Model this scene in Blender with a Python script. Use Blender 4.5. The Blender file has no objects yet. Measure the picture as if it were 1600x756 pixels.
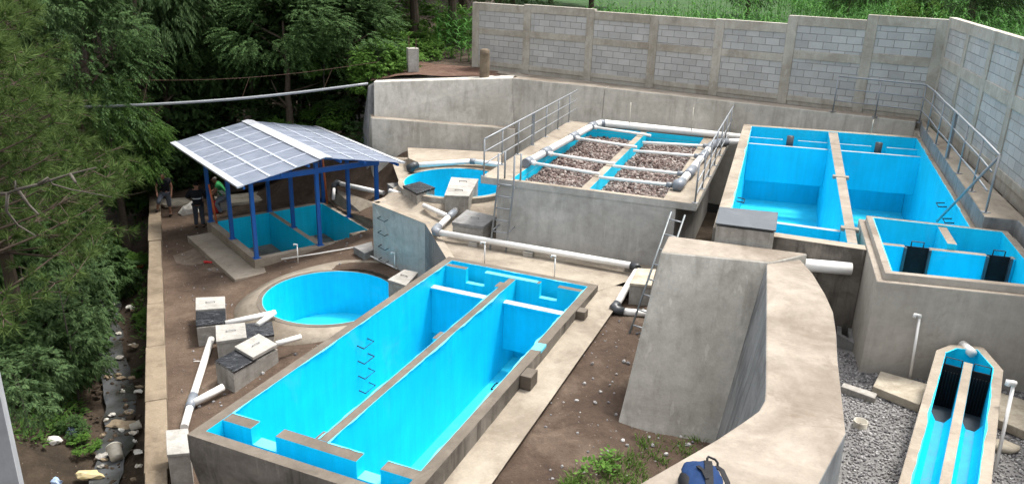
import bpy, bmesh, math, random
from mathutils import Vector, Matrix, noise
PI = math.pi
R = random.Random(7)
scene = bpy.context.scene
COL = scene.collection

# ------------------------------------------------------------------ camera
H = 9.8                      # eye height above the lower yard (metres)
F = 1240.0                   # focal length, in pixels of a 1600 px wide picture
roll = math.atan(.0317); pitch = math.atan(451 * math.cos(roll) / F)
FW = Vector((0, math.cos(pitch), -math.sin(pitch)))
U0 = Vector((0, math.sin(pitch), math.cos(pitch))); R0 = Vector((1, 0, 0))
RT = math.cos(roll) * R0 + math.sin(roll) * U0
UP = -math.sin(roll) * R0 + math.cos(roll) * U0
cd = bpy.data.cameras.new('camera'); cam = bpy.data.objects.new('camera', cd); COL.objects.link(cam)
m = Matrix((RT, UP, -FW)).transposed().to_4x4(); m.translation = (0, 0, H); cam.matrix_world = m
cd.sensor_width = 36; cd.lens = 36 * F / 1600; cd.clip_start = .1; cd.clip_end = 3000
scene.camera = cam

def ray(px, py):
    return FW + RT * ((px - 800) / F) - UP * ((py - 378) / F)
def at(px, py, z):
    r = ray(px, py); t = (z - H) / r.z
    return Vector((r.x * t, r.y * t, z))
def aty(px, py, y):
    r = ray(px, py); t = y / r.y
    return Vector((r.x * t, y, H + r.z * t))

# ------------------------------------------------------------------ things
def tag(o, label=None, cat=None, group=None, kind=None):
    if label: o['label'] = label
    if cat: o['category'] = cat
    if group: o['group'] = group
    if kind: o['kind'] = kind
    return o
def thing(name, label, cat, loc, rz=0, group=None):
    o = bpy.data.objects.new(name, None); COL.objects.link(o)
    o.matrix_world = Matrix.Translation(loc) @ Matrix.Rotation(rz, 4, 'Z')
    o.empty_display_size = .3
    return tag(o, label, cat, group)

def wmat(o):
    M = Matrix.Translation(o.location) @ o.rotation_euler.to_matrix().to_4x4() @ Matrix.Diagonal(o.scale.to_4d())
    return wmat(o.parent) @ M if o.parent else M

class MB:
    """collects faces in world coordinates; build() links them as ONE mesh object"""
    def __init__(s): s.v = []; s.f = []; s.m = []
    def face(s, pts, m=0):
        i = len(s.v); s.v.extend([tuple(p) for p in pts]); s.f.append(tuple(range(i, i + len(pts)))); s.m.append(m)
    def add(s, verts, faces, m=0):
        i = len(s.v); s.v.extend([tuple(p) for p in verts])
        for f in faces: s.f.append(tuple(i + k for k in f)); s.m.append(m)
    def hull(s, bot, top, side=0, topm=None, botm=None):
        """solid between two rings of 3D points (counter-clockwise seen from above)"""
        n = len(bot); i = len(s.v)
        s.v.extend([tuple(p) for p in bot]); s.v.extend([tuple(p) for p in top])
        for k in range(n):
            j = (k + 1) % n
            s.f.append((i + k, i + j, i + n + j, i + n + k)); s.m.append(side[k] if isinstance(side, (list, tuple)) else side)
        sm = side if not isinstance(side, (list, tuple)) else side[0]
        s.f.append(tuple(i + n + k for k in range(n))); s.m.append(sm if topm is None else topm)
        s.f.append(tuple(i + n - 1 - k for k in range(n))); s.m.append(sm if botm is None else botm)
    def prism(s, poly, z0, z1, side=0, topm=None, botm=None):
        poly = ccw([Vector((p[0], p[1])) for p in poly])
        s.hull([(p[0], p[1], z0) for p in poly], [(p[0], p[1], z1) for p in poly], side, topm, botm)
    def seg(s, p, q, th, z0, z1, side=0, topm=None, off=0):
        """wall along p-q, thickness th centred (off shifts it to the left)"""
        p = Vector(p[:2]); q = Vector(q[:2]); d = (q - p).normalized(); n = Vector((-d.y, d.x))
        a = n * (off - th / 2); b = n * (off + th / 2)
        s.hull([(*(p + a), z0), (*(q + a), z0), (*(q + b), z0), (*(p + b), z0)],
               [(*(p + a), z1), (*(q + a), z1), (*(q + b), z1), (*(p + b), z1)], side, topm)
    def box(s, c, sx, sy, sz, rz=0, m=0, topm=None):
        """box standing on c (base centre)"""
        ca, sa = math.cos(rz), math.sin(rz)
        pts = [(c[0] + x * ca - y * sa, c[1] + x * sa + y * ca) for x, y in ((-sx/2, -sy/2), (sx/2, -sy/2), (sx/2, sy/2), (-sx/2, sy/2))]
        s.hull([(*p, c[2]) for p in pts], [(*p, c[2] + sz) for p in pts], m, topm)
    def ring(s, outer, inner, z0, z1, mo=0, mi=1, mt=0, zi0=None):
        """wall ring: outer and inner polygons, same vertex count, ccw"""
        n = len(outer); zi0 = z0 if zi0 is None else zi0
        O0 = [(p[0], p[1], z0) for p in outer]; O1 = [(p[0], p[1], z1) for p in outer]
        I0 = [(p[0], p[1], zi0) for p in inner]; I1 = [(p[0], p[1], z1) for p in inner]
        i = len(s.v); s.v.extend(O0 + O1 + I0 + I1)
        for k in range(n):
            j = (k + 1) % n
            s.f.append((i+k, i+j, i+n+j, i+n+k)); s.m.append(mo)
            s.f.append((i+n+k, i+n+j, i+3*n+j, i+3*n+k)); s.m.append(mt)
            s.f.append((i+3*n+k, i+3*n+j, i+2*n+j, i+2*n+k)); s.m.append(mi)
            s.f.append((i+2*n+k, i+2*n+j, i+j, i+k)); s.m.append(mo)
    def tube(s, pts, r, n=10, m=0, cap=True):
        pts = [Vector(p) for p in pts]; k = len(pts); i = len(s.v)
        t0 = (pts[1] - pts[0]).normalized()
        ref = Vector((0, 0, 1)) if abs(t0.z) < .9 else Vector((1, 0, 0))
        u = t0.cross(ref).normalized()
        for a in range(k):
            t = ((pts[min(a+1, k-1)] - pts[a]).normalized() + (pts[a] - pts[max(a-1, 0)]).normalized())
            t = t.normalized() if t.length > 1e-6 else t0
            u = (u - t * u.dot(t)).normalized(); w = t.cross(u)
            rr = r[a] if isinstance(r, (list, tuple)) else r
            sc = 1.0
            if 0 < a < k - 1:
                c = (pts[a+1] - pts[a]).normalized().dot((pts[a] - pts[a-1]).normalized()); sc = min(1.5, 1 / max(.3, math.sqrt((1 + c) / 2)))
            for b in range(n):
                an = 2 * PI * b / n
                s.v.append(tuple(pts[a] + (u * math.cos(an) + w * math.sin(an)) * rr * (sc if rr > .03 else 1)))
        for a in range(k - 1):
            for b in range(n):
                c = (b + 1) % n
                s.f.append((i + a*n + b, i + a*n + c, i + (a+1)*n + c, i + (a+1)*n + b)); s.m.append(m)
        if cap:
            s.f.append(tuple(i + b for b in range(n))[::-1]); s.m.append(m)
            s.f.append(tuple(i + (k-1)*n + b for b in range(n))); s.m.append(m)
    def lathe(s, c, prof, n=24, m=0, axis=None):
        """prof: list of (r, z) turned about the vertical through c"""
        i = len(s.v)
        for r, z in prof:
            for b in range(n):
                an = 2 * PI * b / n; s.v.append((c[0] + r * math.cos(an), c[1] + r * math.sin(an), c[2] + z))
        for a in range(len(prof) - 1):
            for b in range(n):
                d = (b + 1) % n
                s.f.append((i + a*n + b, i + a*n + d, i + (a+1)*n + d, i + (a+1)*n + b)); s.m.append(m)
    def rock(s, c, r, rnd, m=0, flat=1.0, hi=False):
        """small uneven stone"""
        vs, fs = ICO2 if hi else ICO
        rot = Matrix.Rotation(rnd.uniform(0, 6.28), 3, 'Z') @ Matrix.Rotation(rnd.uniform(0, 6.28), 3, 'X')
        sx, sy, sz = (r * rnd.uniform(.7, 1.25) for _ in range(3))
        out = []
        for v in vs:
            w = rot @ Vector((v[0] * sx, v[1] * sy, v[2] * sz)); w *= rnd.uniform(.82, 1.12)
            out.append((c[0] + w.x, c[1] + w.y, c[2] + w.z * flat))
        s.add(out, fs, m)
    def build(s, name, mats, parent=None, smooth=False, bevel=0, origin=None):
        mats = mats if isinstance(mats, (list, tuple)) else [mats]
        me = bpy.data.meshes.new(name)
        if parent is not None:
            inv = wmat(parent).inverted(); vs = [inv @ Vector(v) for v in s.v]; loc = None
        else:
            if origin is None:
                xs = [v[0] for v in s.v]; ys = [v[1] for v in s.v]; zs = [v[2] for v in s.v]
                origin = ((min(xs) + max(xs)) / 2, (min(ys) + max(ys)) / 2, min(zs))
            loc = Vector(origin); vs = [Vector(v) - loc for v in s.v]
        me.from_pydata([tuple(v) for v in vs], [], s.f)
        for mt in mats: me.materials.append(mt)
        me.polygons.foreach_set('material_index', s.m)
        if smooth: me.polygons.foreach_set('use_smooth', [True] * len(s.f))
        me.update()
        o = bpy.data.objects.new(name, me); COL.objects.link(o)
        if parent is not None: o.parent = parent
        else: o.location = loc
        if smooth == 'auto' or bevel:
            bm = bmesh.new(); bm.from_mesh(me); bmesh.ops.remove_doubles(bm, verts=bm.verts, dist=.0005)
            bmesh.ops.recalc_face_normals(bm, faces=bm.faces); bm.to_mesh(me); bm.free()
        if bevel:
            b = o.modifiers.new('bevel', 'BEVEL'); b.width = bevel; b.segments = 2; b.limit_method = 'ANGLE'; b.angle_limit = .6
        return o

def ccw(poly):
    a = sum(poly[i][0] * poly[(i+1) % len(poly)][1] - poly[(i+1) % len(poly)][0] * poly[i][1] for i in range(len(poly)))
    return poly if a > 0 else poly[::-1]
def isect(p, q, r, s):
    p, q, r, s = (Vector(t[:2]) for t in (p, q, r, s))
    d = q - p; e = s - r; den = d.x * e.y - d.y * e.x
    t = ((r.x - p.x) * e.y - (r.y - p.y) * e.x) / den
    return p + d * t
def lerp(a, b, t): return a + (b - a) * t
def sstep(a, b, x):
    t = max(0, min(1, (x - a) / (b - a))); return t * t * (3 - 2 * t)
def inside(p, poly):
    x, y = p; r = False
    for i in range(len(poly)):
        x1, y1 = poly[i][:2]; x2, y2 = poly[i-1][:2]
        if (y1 > y) != (y2 > y) and x < (x2 - x1) * (y - y1) / (y2 - y1) + x1: r = not r
    return r
def offs(poly, d):
    """inset a ccw polygon by d (negative grows it)"""
    n = len(poly); out = []
    P = [Vector(p[:2]) for p in poly]
    for i in range(n):
        a, b, c = P[i-1], P[i], P[(i+1) % n]
        d1 = (b - a).normalized(); d2 = (c - b).normalized()
        n1 = Vector((-d1.y, d1.x)); n2 = Vector((-d2.y, d2.x))
        out.append(isect(a + n1 * d, b + n1 * d, b + n2 * d, c + n2 * d) if abs(d1.x * d2.y - d1.y * d2.x) > 1e-4 else b + n1 * d)
    return out
def _ico(sub):
    bm = bmesh.new(); bmesh.ops.create_icosphere(bm, subdivisions=sub, radius=1)
    r = ([tuple(v.co) for v in bm.verts], [tuple(v.index for v in f.verts) for f in bm.faces]); bm.free(); return r
ICO = _ico(1); ICO2 = _ico(2)

# ------------------------------------------------------------------ materials
class NT:
    def __init__(s, name):
        s.mat = bpy.data.materials.new(name); s.mat.use_nodes = True; s.t = s.mat.node_tree; s.n = s.t.nodes; s.l = s.t.links
        s.b = s.n['Principled BSDF']; s.tc = s.n.new('ShaderNodeTexCoord')
    def co(s, scale=(1, 1, 1), src='Object'):
        if src == 'Position':
            g = s.n.new('ShaderNodeNewGeometry'); o = g.outputs['Position']
        else: o = s.tc.outputs[src]
        mp = s.n.new('ShaderNodeMapping'); mp.inputs['Scale'].default_value = scale
        s.l.new(o, mp.inputs['Vector']); return mp.outputs[0]
    def noise(s, scale, detail=4, rough=.55, vec=None, dist=0):
        n = s.n.new('ShaderNodeTexNoise'); n.inputs['Scale'].default_value = scale; n.inputs['Detail'].default_value = detail
        n.inputs['Roughness'].default_value = rough; n.inputs['Distortion'].default_value = dist
        if vec is not None: s.l.new(vec, n.inputs['Vector'])
        return n.outputs['Fac']
    def ramp(s, fac, stops):
        r = s.n.new('ShaderNodeValToRGB'); el = r.color_ramp.elements
        while len(el) < len(stops): el.new(.5)
        for e, (p, c) in zip(el, stops):
            e.position = p; e.color = (*c, 1) if isinstance(c, (tuple, list)) else (c, c, c, 1)
        s.l.new(fac, r.inputs[0]); return r.outputs[0]
    def mix(s, fac, a, b, mode='MIX'):
        m = s.n.new('ShaderNodeMix'); m.data_type = 'RGBA'; m.blend_type = mode
        for sock, val in ((m.inputs[0], fac), (m.inputs[6], a), (m.inputs[7], b)):
            if isinstance(val, bpy.types.NodeSocket): s.l.new(val, sock)
            else: sock.default_value = val if not isinstance(val, tuple) else (*val, 1)
        return m.outputs[2]
    def math(s, op, a, b):
        m = s.n.new('ShaderNodeMath'); m.operation = op
        for sock, val in zip(m.inputs, (a, b)):
            if isinstance(val, bpy.types.NodeSocket): s.l.new(val, sock)
            else: sock.default_value = val
        return m.outputs[0]
    def bump(s, h, strength=.3, dist=.02):
        b = s.n.new('ShaderNodeBump'); b.inputs['Strength'].default_value = strength; b.inputs['Distance'].default_value = dist
        s.l.new(h, b.inputs['Height']); s.l.new(b.outputs[0], s.b.inputs['Normal']); return b
    def done(s, col=None, rough=.8, spec=.3, metal=0):
        if col is not None:
            if isinstance(col, bpy.types.NodeSocket): s.l.new(col, s.b.inputs['Base Color'])
            else: s.b.inputs['Base Color'].default_value = (*col, 1)
        if isinstance(rough, bpy.types.NodeSocket): s.l.new(rough, s.b.inputs['Roughness'])
        else: s.b.inputs['Roughness'].default_value = rough
        s.b.inputs['Specular IOR Level'].default_value = spec; s.b.inputs['Metallic'].default_value = metal
        return s.mat

def concrete(name, a, b, stain, st=.5, streak=.4, pit=.25, scale=1.0, zsq=.22, rough=.88):
    """cement: broad mottling a..b, dark damp stains, vertical run marks, fine grain and pits"""
    t = NT(name); p = t.co(src='Position')
    c = t.ramp(t.noise(.9 * scale, 7, .62, p, .4), [(.3, a), (.72, b)])
    c = t.mix(st, c, t.ramp(t.noise(.55 * scale, 5, .7, t.co((1, 1, 1.3), 'Position'), .5), [(.38, stain), (.58, b)]), 'MIX')
    sk = t.noise(2.6, 5, .6, t.co((1.6, 1.6, zsq), 'Position'), .3)
    c = t.mix(t.math('MULTIPLY', t.ramp(sk, [(.48, 0.), (.72, 1.)]), streak), c, tuple(x * .72 for x in stain))
    f = t.noise(24, 8, .78, p)
    run = t.noise(7.5, 3, .5, t.co((1, 1, .07), 'Position'))
    c = t.mix(t.math('MULTIPLY', t.ramp(run, [(.64, 0.), (.68, 1.)]), streak * .55), c, tuple(min(1, x * 1.25) for x in b))
    c = t.mix(pit * 1.5, c, t.ramp(f, [(.3, .55), (.7, 1.25)]), 'MULTIPLY')
    bl = t.noise(5.5, 4, .6, p)
    c = t.mix(.35, c, t.ramp(bl, [(.3, .72), (.7, 1.15)]), 'MULTIPLY')
    c = t.mix(t.math('MULTIPLY', t.ramp(t.noise(1.15 * scale, 7, .72, t.co((1.2, 1.2, .8), 'Position'), .5), [(.56, 0.), (.66, 1.)]), .38), c, tuple(min(1, x * 1.18) for x in b))
    c = t.mix(t.math('MULTIPLY', t.ramp(t.noise(.8 * scale, 6, .75, t.co((1, 1.5, 1), 'Position'), .6), [(.60, 0.), (.66, 1.)]), .45), c, stain)
    hgt = t.math('ADD', t.math('MULTIPLY', f, .5), t.noise(7, 6, .6, p))
    t.bump(hgt, .35, .015)
    return t.done(c, rough, .25)

M = {}  # upright cements lightened, flat tops darkened in colour to offset weak fill light
M['beige'] = concrete('concrete_beige_floor', (.26, .215, .165), (.365, .315, .255), (.175, .14, .105), .45, .0, .25, 1.1)
M['pave'] = concrete('concrete_pavement', (.245, .205, .16), (.345, .30, .24), (.145, .115, .085), .55, .0, .25, 1.3)
M['rim'] = concrete('cement_rim_brown', (.115, .096, .076), (.165, .141, .114), (.08, .066, .052), .4, .1, .22, 1.5)
M['rimside'] = concrete('cement_side_stained', (.13, .115, .098), (.24, .215, .185), (.06, .053, .045), .6, .8, .2, 1.2)
M['grey'] = concrete('cement_render_grey', (.40, .388, .365), (.53, .513, .48), (.29, .272, .245), .5, .35, .15, .9)
M['wall'] = concrete('concrete_retaining', (.43, .405, .36), (.56, .53, .475), (.31, .285, .24), .5, .5, .2, .8)
M['walltop'] = concrete('concrete_wall_top', (.22, .186, .148), (.325, .285, .236), (.13, .10, .074), .55, 0, .2, 1.0)
M['smooth'] = concrete('cement_render_smooth', (.40, .37, .325), (.48, .45, .40), (.30, .27, .225), .35, .25, .12, .8)
M['dark'] = concrete('cement_shade_grey', (.20, .20, .20), (.28, .28, .275), (.11, .11, .11), .55, .8, .2, 1.0)  # grey cement toned down: shade of left-facing walls put into the colour
M['box'] = concrete('cement_box', (.29, .27, .24), (.41, .39, .355), (.15, .135, .115), .5, .5, .25, 2.2)
M['lid'] = concrete('cement_lid_pale', (.28, .265, .24), (.40, .385, .355), (.18, .165, .145), .45, 0, .25, 2.5)
M['lidgrey'] = concrete('cement_lid_grey', (.21, .205, .20), (.30, .295, .285), (.13, .125, .12), .5, .2, .25, 3)
M['river'] = concrete('concrete_parapet', (.165, .125, .085), (.25, .20, .142), (.10, .075, .05), .6, .0, .3, 1.6)
M['beam'] = concrete('concrete_beam', (.36, .33, .28), (.47, .44, .38), (.24, .20, .15), .5, .35, .2, .9)
M['pillar'] = concrete('concrete_pillar_grey', (.27, .275, .285), (.33, .335, .345), (.21, .21, .22), .4, .2, .12, 1.2)
M['sedi'] = concrete('drying_bed_floor', (.22, .175, .14), (.33, .275, .225), (.13, .10, .08), .6, 0, .3, 2.0)

def paint(name, col, worn=.0):
    t = NT(name); p = t.co(src='Position')
    n = t.noise(1.3, 5, .6, p, .3)
    c = t.ramp(n, [(.3, tuple(x * .90 for x in col)), (.7, tuple(min(1, x * 1.05) for x in col))])
    c = t.mix(.38, c, t.ramp(t.noise(3, 5, .65, t.co((2, 2, .16), 'Position'), .4), [(.35, .78), (.65, 1.1)]), 'MULTIPLY')
    c = t.mix(t.math('MULTIPLY', t.ramp(t.noise(.9, 6, .7, p, 1.0), [(.58, 0.), (.72, 1.)]), .22), c, (.16, .50, .62))
    if worn:
        c = t.mix(t.ramp(t.noise(2.2, 6, .75, p, .8), [(.55, 0.), (.68, worn)]), c, (.16, .15, .13))
    t.bump(t.noise(16, 4, .6, p), .12, .01)
    return t.done(c, .5, .35)
M['blue'] = paint('blue_tank_paint', (.002, .58, .84))
M['bluefloor'] = paint('blue_tank_paint_floor', (.02, .60, .82), .2)
M['bluepale'] = paint('blue_tank_paint_pale', (.12, .60, .80), .35)
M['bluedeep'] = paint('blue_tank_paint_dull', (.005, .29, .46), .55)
M['white'] = concrete('pale_cement_ledge', (.33, .318, .295), (.46, .445, .42), (.27, .255, .23), .4, 0, .2, 3)

def plain(name, col, rough=.5, spec=.4, metal=0, var=.15, sc=6, bump=.05):
    t = NT(name); p = t.co()
    c = t.mix(var, col, t.ramp(t.noise(sc, 5, .65, p), [(.3, tuple(x * .55 for x in col)), (.7, tuple(min(1, x * 1.35) for x in col))]))
    if bump: t.bump(t.noise(sc * 6, 4, .6, p), bump, .01)
    return t.done(c, rough, spec, metal)
def plain2(name, col, dirt, rough=.5, spec=.4, metal=0, sc=2.5, amt=.6):
    t = NT(name); p = t.co(src='Position')
    c = t.mix(t.ramp(t.noise(sc, 6, .7, p, .5), [(.45, 0.), (.75, amt)]), col, dirt)
    t.bump(t.noise(sc * 9, 4, .6, p), .06, .01)
    return t.done(c, rough, spec, metal)
M['pvc'] = plain2('white_pvc_pipe', (.78, .765, .735), (.50, .45, .38), .38, .45, 0, 3, .35)
M['pvcgrey'] = plain2('grey_pvc_fitting', (.17, .19, .22), (.30, .30, .30), .4, .45)
M['pvcdark'] = plain2('dark_pvc_fitting', (.035, .04, .045), (.11, .11, .11), .4, .45)
M['galv'] = plain2('galvanised_steel', (.27, .285, .30), (.19, .19, .19), .5, .4, .35, 4)
M['steel'] = plain2('painted_grey_steel', (.16, .18, .19), (.25, .24, .22), .45, .5, .3, 5)
M['iron'] = plain2('black_iron', (.012, .012, .014), (.05, .03, .02), .5, .4, .2, 8)
M['gate'] = plain2('black_steel_gate', (.009, .009, .010), (.022, .022, .024), .75, .15, 0, 4)
M['sheetdark'] = plain2('dark_steel_sheet', (.05, .06, .07), (.10, .11, .12), .4, .45, .1, 3)
M['bluesteel'] = plain2('blue_painted_steel', (.014, .10, .36), (.035, .11, .27), .42, .45, 0, 4, .5)
M['rust'] = plain('rusty_wire', (.10, .06, .045), .8, .2)
M['orange'] = plain('orange_tube', (.55, .14, .05), .5, .4)
M['red'] = plain('red_plastic', (.42, .02, .02), .55, .4, 0, .3)
M['wood'] = plain('weathered_board', (.30, .235, .16), .85, .2, 0, .5, 9, .3)
M['slab'] = concrete('cement_slab_pale', (.37, .32, .25), (.52, .47, .38), (.22, .18, .13), .5, 0, .25, 2.6)
M['bucket'] = plain2('dirty_white_plastic', (.55, .52, .45), (.25, .19, .12), .55, .35, 0, 5, .8)
M['bagwhite'] = plain2('white_woven_sack', (.62, .60, .55), (.35, .30, .24), .85, .2, 0, 6, .6)
M['bagyellow'] = plain2('yellowish_plastic_bag', (.55, .44, .22), (.5, .48, .42), .6, .3, 0, 7, .6)
M['bagblue'] = plain2('pale_blue_plastic_bag', (.30, .42, .62), (.6, .62, .66), .6, .3, 0, 7, .6)
M['lap'] = plain2('pale_sheet_overlap', (.36, .39, .45), (.28, .30, .35), .55, .3, 0, 3, .4)
M['roofwhite'] = plain2('white_ridge_sheet', (.44, .455, .49), (.55, .56, .58), .4, .5, 0, 3, .4)

def film():
    t = NT('black_plastic_film'); p = t.co(src='Position')
    n = t.noise(3.2, 5, .6, t.co((1, 2.6, 1), 'Position'), 1.8)
    c = t.ramp(n, [(.45, (.012, .013, .016)), (.64, (.035, .037, .042)), (.74, (.22, .225, .235))])  # pale end of the ramp paints streaky reflections on the plastic
    t.bump(n, .7, .03); return t.done(c, .22, .6)
M['film'] = film()
def roofsheet():
    t = NT('translucent_roof_sheet'); p = t.co()
    c = t.ramp(t.noise(2.5, 5, .6, p), [(.3, (.21, .24, .30)), (.7, (.30, .33, .395))])
    c = t.mix(.3, c, t.ramp(t.noise(1.2, 3, .5, t.co((1, .2, 1))), [(.35, .8), (.65, 1.15)]), 'MULTIPLY')
    t.done(c, .55, .3)
    tr = t.n.new('ShaderNodeBsdfTranslucent'); tr.inputs['Color'].default_value = (.7, .74, .8, 1)
    mx = t.n.new('ShaderNodeMixShader'); mx.inputs[0].default_value = .48; t.l.new(t.b.outputs[0], mx.inputs[1]); t.l.new(tr.outputs[0], mx.inputs[2]); t.l.new(mx.outputs[0], t.n['Material Output'].inputs['Surface'])
    return t.mat
M['sheet'] = roofsheet()
def dirt(name, a, b, c, pebbles=True, wet=.0, sc=1.0):
    t = NT(name); p = t.co(src='Position')
    col = t.ramp(t.noise(.8 * sc, 8, .68, p, .6), [(.3, a), (.52, b), (.75, c)])
    col = t.mix(.5, col, t.ramp(t.noise(7 * sc, 6, .7, p), [(.3, .6), (.7, 1.3)]), 'MULTIPLY')
    f = t.noise(30, 5, .7, p)
    col = t.mix(.4, col, t.ramp(f, [(.3, .6), (.7, 1.35)]), 'MULTIPLY')
    if pebbles:
        v = t.n.new('ShaderNodeTexVoronoi'); v.inputs['Scale'].default_value = 9; t.l.new(p, v.inputs['Vector'])
        k = t.ramp(v.outputs['Distance'], [(.07, 1.), (.13, 0.)])
        k = t.math('MULTIPLY', k, t.ramp(t.noise(1.5, 3, .6, p), [(.5, 0.), (.6, 1.)]))
        col = t.mix(t.math('MULTIPLY', k, .7), col, (.36, .31, .25))
    t.bump(t.math('ADD', t.math('MULTIPLY', f, .4), t.noise(5, 7, .7, p)), .7, .05)
    return t.done(col, .92, .15)
M['yard'] = dirt('trodden_earth', (.060, .041, .030), (.10, .070, .051), (.155, .115, .086))
M['patch'] = dirt('pale_trodden_patch', (.11, .082, .062), (.165, .128, .099), (.22, .18, .145))
M['soil'] = dirt('dark_soil', (.042, .028, .021), (.075, .052, .038), (.15, .112, .084))
M['bank'] = dirt('ravine_soil', (.028, .022, .016), (.055, .041, .029), (.098, .072, .052))
M['topsoil'] = dirt('red_brown_soil', (.075, .042, .03), (.11, .066, .048), (.16, .105, .08))
M['field'] = dirt('field_soil', (.018, .045, .012), (.03, .07, .018), (.05, .10, .025), False)
M['gravelbed'] = dirt('gravel_bed', (.12, .115, .115), (.19, .185, .18), (.27, .26, .255))
def stone(name, cols):
    t = NT(name)
    g = t.n.new('ShaderNodeNewGeometry')
    n = len(cols); r = t.ramp(g.outputs['Random Per Island'], [(k / n, c) for k, c in enumerate(cols)])
    c = t.mix(.4, r, t.ramp(t.noise(40, 4, .6, t.co(src='Position')), [(.3, .6), (.7, 1.3)]), 'MULTIPLY')
    return t.done(c, .9, .2)
M['gravel'] = stone('gravel_stones', [(.17, .163, .17), (.26, .25, .25), (.34, .33, .325), (.20, .19, .185), (.46, .45, .44), (.13, .125, .13)])
M['lava'] = stone('filter_stones', [(.115, .075, .065), (.18, .13, .115), (.28, .225, .20), (.14, .098, .088), (.42, .37, .335), (.07, .047, .042)])
def water():
    t = NT('stream_water'); p = t.co(src='Position')
    t.bump(t.noise(9, 4, .6, p), .15, .02)
    return t.done(t.ramp(t.noise(1.1, 5, .6, p), [(.4, (.035, .034, .03)), (.65, (.10, .105, .11))]), .12, .6)
M['water'] = water()
def cmu():
    """hollow block masonry, mapped in the panel's own x-z plane"""
    t = NT('grey_block_masonry')
    sp = t.n.new('ShaderNodeSeparateXYZ'); t.l.new(t.tc.outputs['Object'], sp.inputs[0])
    cb = t.n.new('ShaderNodeCombineXYZ'); t.l.new(sp.outputs[0], cb.inputs[0]); t.l.new(sp.outputs[2], cb.inputs[1])
    wob = t.n.new('ShaderNodeVectorMath'); wob.operation = 'ADD'; t.l.new(cb.outputs[0], wob.inputs[0])
    nn = t.n.new('ShaderNodeTexNoise'); nn.inputs['Scale'].default_value = 3; t.l.new(cb.outputs[0], nn.inputs['Vector'])
    ms = t.n.new('ShaderNodeVectorMath'); ms.operation = 'SCALE'; ms.inputs['Scale'].default_value = .012; t.l.new(nn.outputs['Color'], ms.inputs[0]); t.l.new(ms.outputs[0], wob.inputs[1])
    def brick(c1, c2, mo, bias=0):
        b = t.n.new('ShaderNodeTexBrick'); b.offset = .5
        for k, v in (('Scale', 1), ('Mortar Size', .009), ('Mortar Smooth', .3), ('Bias', bias), ('Brick Width', .46), ('Row Height', .232)): b.inputs[k].default_value = v
        b.inputs['Color1'].default_value = (*c1, 1); b.inputs['Color2'].default_value = (*c2, 1); b.inputs['Mortar'].default_value = (*mo, 1)
        t.l.new(wob.outputs[0], b.inputs['Vector']); return b
    b = brick((.385, .38, .365), (.475, .468, .45), (.255, .245, .225))
    p = t.co(src='Position')
    c = t.mix(.45, b.outputs['Color'], t.ramp(t.noise(1.1, 6, .65, p, .5), [(.3, .72), (.7, 1.12)]), 'MULTIPLY')
    c = t.mix(.3, c, t.ramp(t.noise(45, 4, .7, p), [(.3, .6), (.7, 1.25)]), 'MULTIPLY')
    c = t.mix(t.math('MULTIPLY', t.ramp(t.noise(.7, 5, .7, p, .8), [(.55, 0.), (.72, 1.)]), .35), c, (.36, .32, .26))
    h = t.math('SUBTRACT', 1.0, b.outputs['Fac']); t.bump(t.math('ADD', h, t.math('MULTIPLY', t.noise(45, 4, .7, p), .25)), .8, .02)
    return t.done(c, .92, .2)
M['cmu'] = cmu()
def leaf(name, a, b, trans=.3, rough=.7):
    t = NT(name); g = t.n.new('ShaderNodeNewGeometry'); oi = t.n.new('ShaderNodeObjectInfo')
    c = t.ramp(g.outputs['Random Per Island'], [(0., a), (.6, lerp(Vector(a), Vector(b), .6).to_tuple()), (1., b)])
    c = t.mix(.5, c, t.ramp(oi.outputs['Random'], [(0., .7), (1., 1.3)]), 'MULTIPLY')
    t.done(c, rough, .12)
    tr = t.n.new('ShaderNodeBsdfTranslucent'); t.l.new(c, tr.inputs['Color'])
    mx = t.n.new('ShaderNodeMixShader'); mx.inputs[0].default_value = trans
    t.l.new(t.b.outputs[0], mx.inputs[1]); t.l.new(tr.outputs[0], mx.inputs[2])
    t.l.new(mx.outputs[0], t.n['Material Output'].inputs['Surface']); return t.mat
M['leaf_dark'] = leaf('leaf_dark_green', (.028, .060, .019), (.070, .126, .038))
M['leaf_olive'] = leaf('leaf_grey_green', (.043, .084, .033), (.106, .168, .064))
M['leaf_mid'] = leaf('leaf_mid_green', (.040, .100, .020), (.115, .205, .045))
M['leaf_bright'] = leaf('leaf_bright_green', (.055, .13, .02), (.14, .26, .05), .4)
M['needle'] = leaf('pine_needle', (.046, .092, .022), (.135, .195, .055), .3)
M['corn'] = leaf('maize_leaf', (.03, .108, .018), (.085, .215, .038), .25)
M['grass'] = leaf('grass_blade', (.06, .12, .02), (.16, .26, .06), .35)
M['bark'] = plain('bark', (.085, .065, .05), .95, .1, 0, .6, 7, .5)
M['twig'] = plain('grey_branch', (.10, .088, .074), .95, .1, 0, .5, 7, .4)
def cloth(name, col, rough=.9): return plain(name, col, rough, .15, 0, .35, 12, .2)
M['skin'] = plain('skin', (.25, .13, .085), .6, .3, 0, .1, 8, 0)
M['black_cloth'] = cloth('black_cloth', (.014, .015, .019)); M['grey_jean'] = cloth('grey_denim', (.085, .095, .115))
M['pale_jean'] = cloth('pale_denim', (.20, .24, .29)); M['green_cloth'] = cloth('green_cloth', (.05, .30, .10)); M['white_cloth'] = cloth('white_stripe', (.65, .66, .66))
M['dark_jean'] = cloth('dark_denim', (.045, .052, .065)); M['hair'] = cloth('black_hair', (.010, .008, .008)); M['shoe'] = cloth('dark_shoe', (.02, .018, .016))
M['greyhair'] = cloth('grey_hair', (.15, .13, .12)); M['redcloth'] = cloth('red_cloth', (.40, .02, .025))
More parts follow.
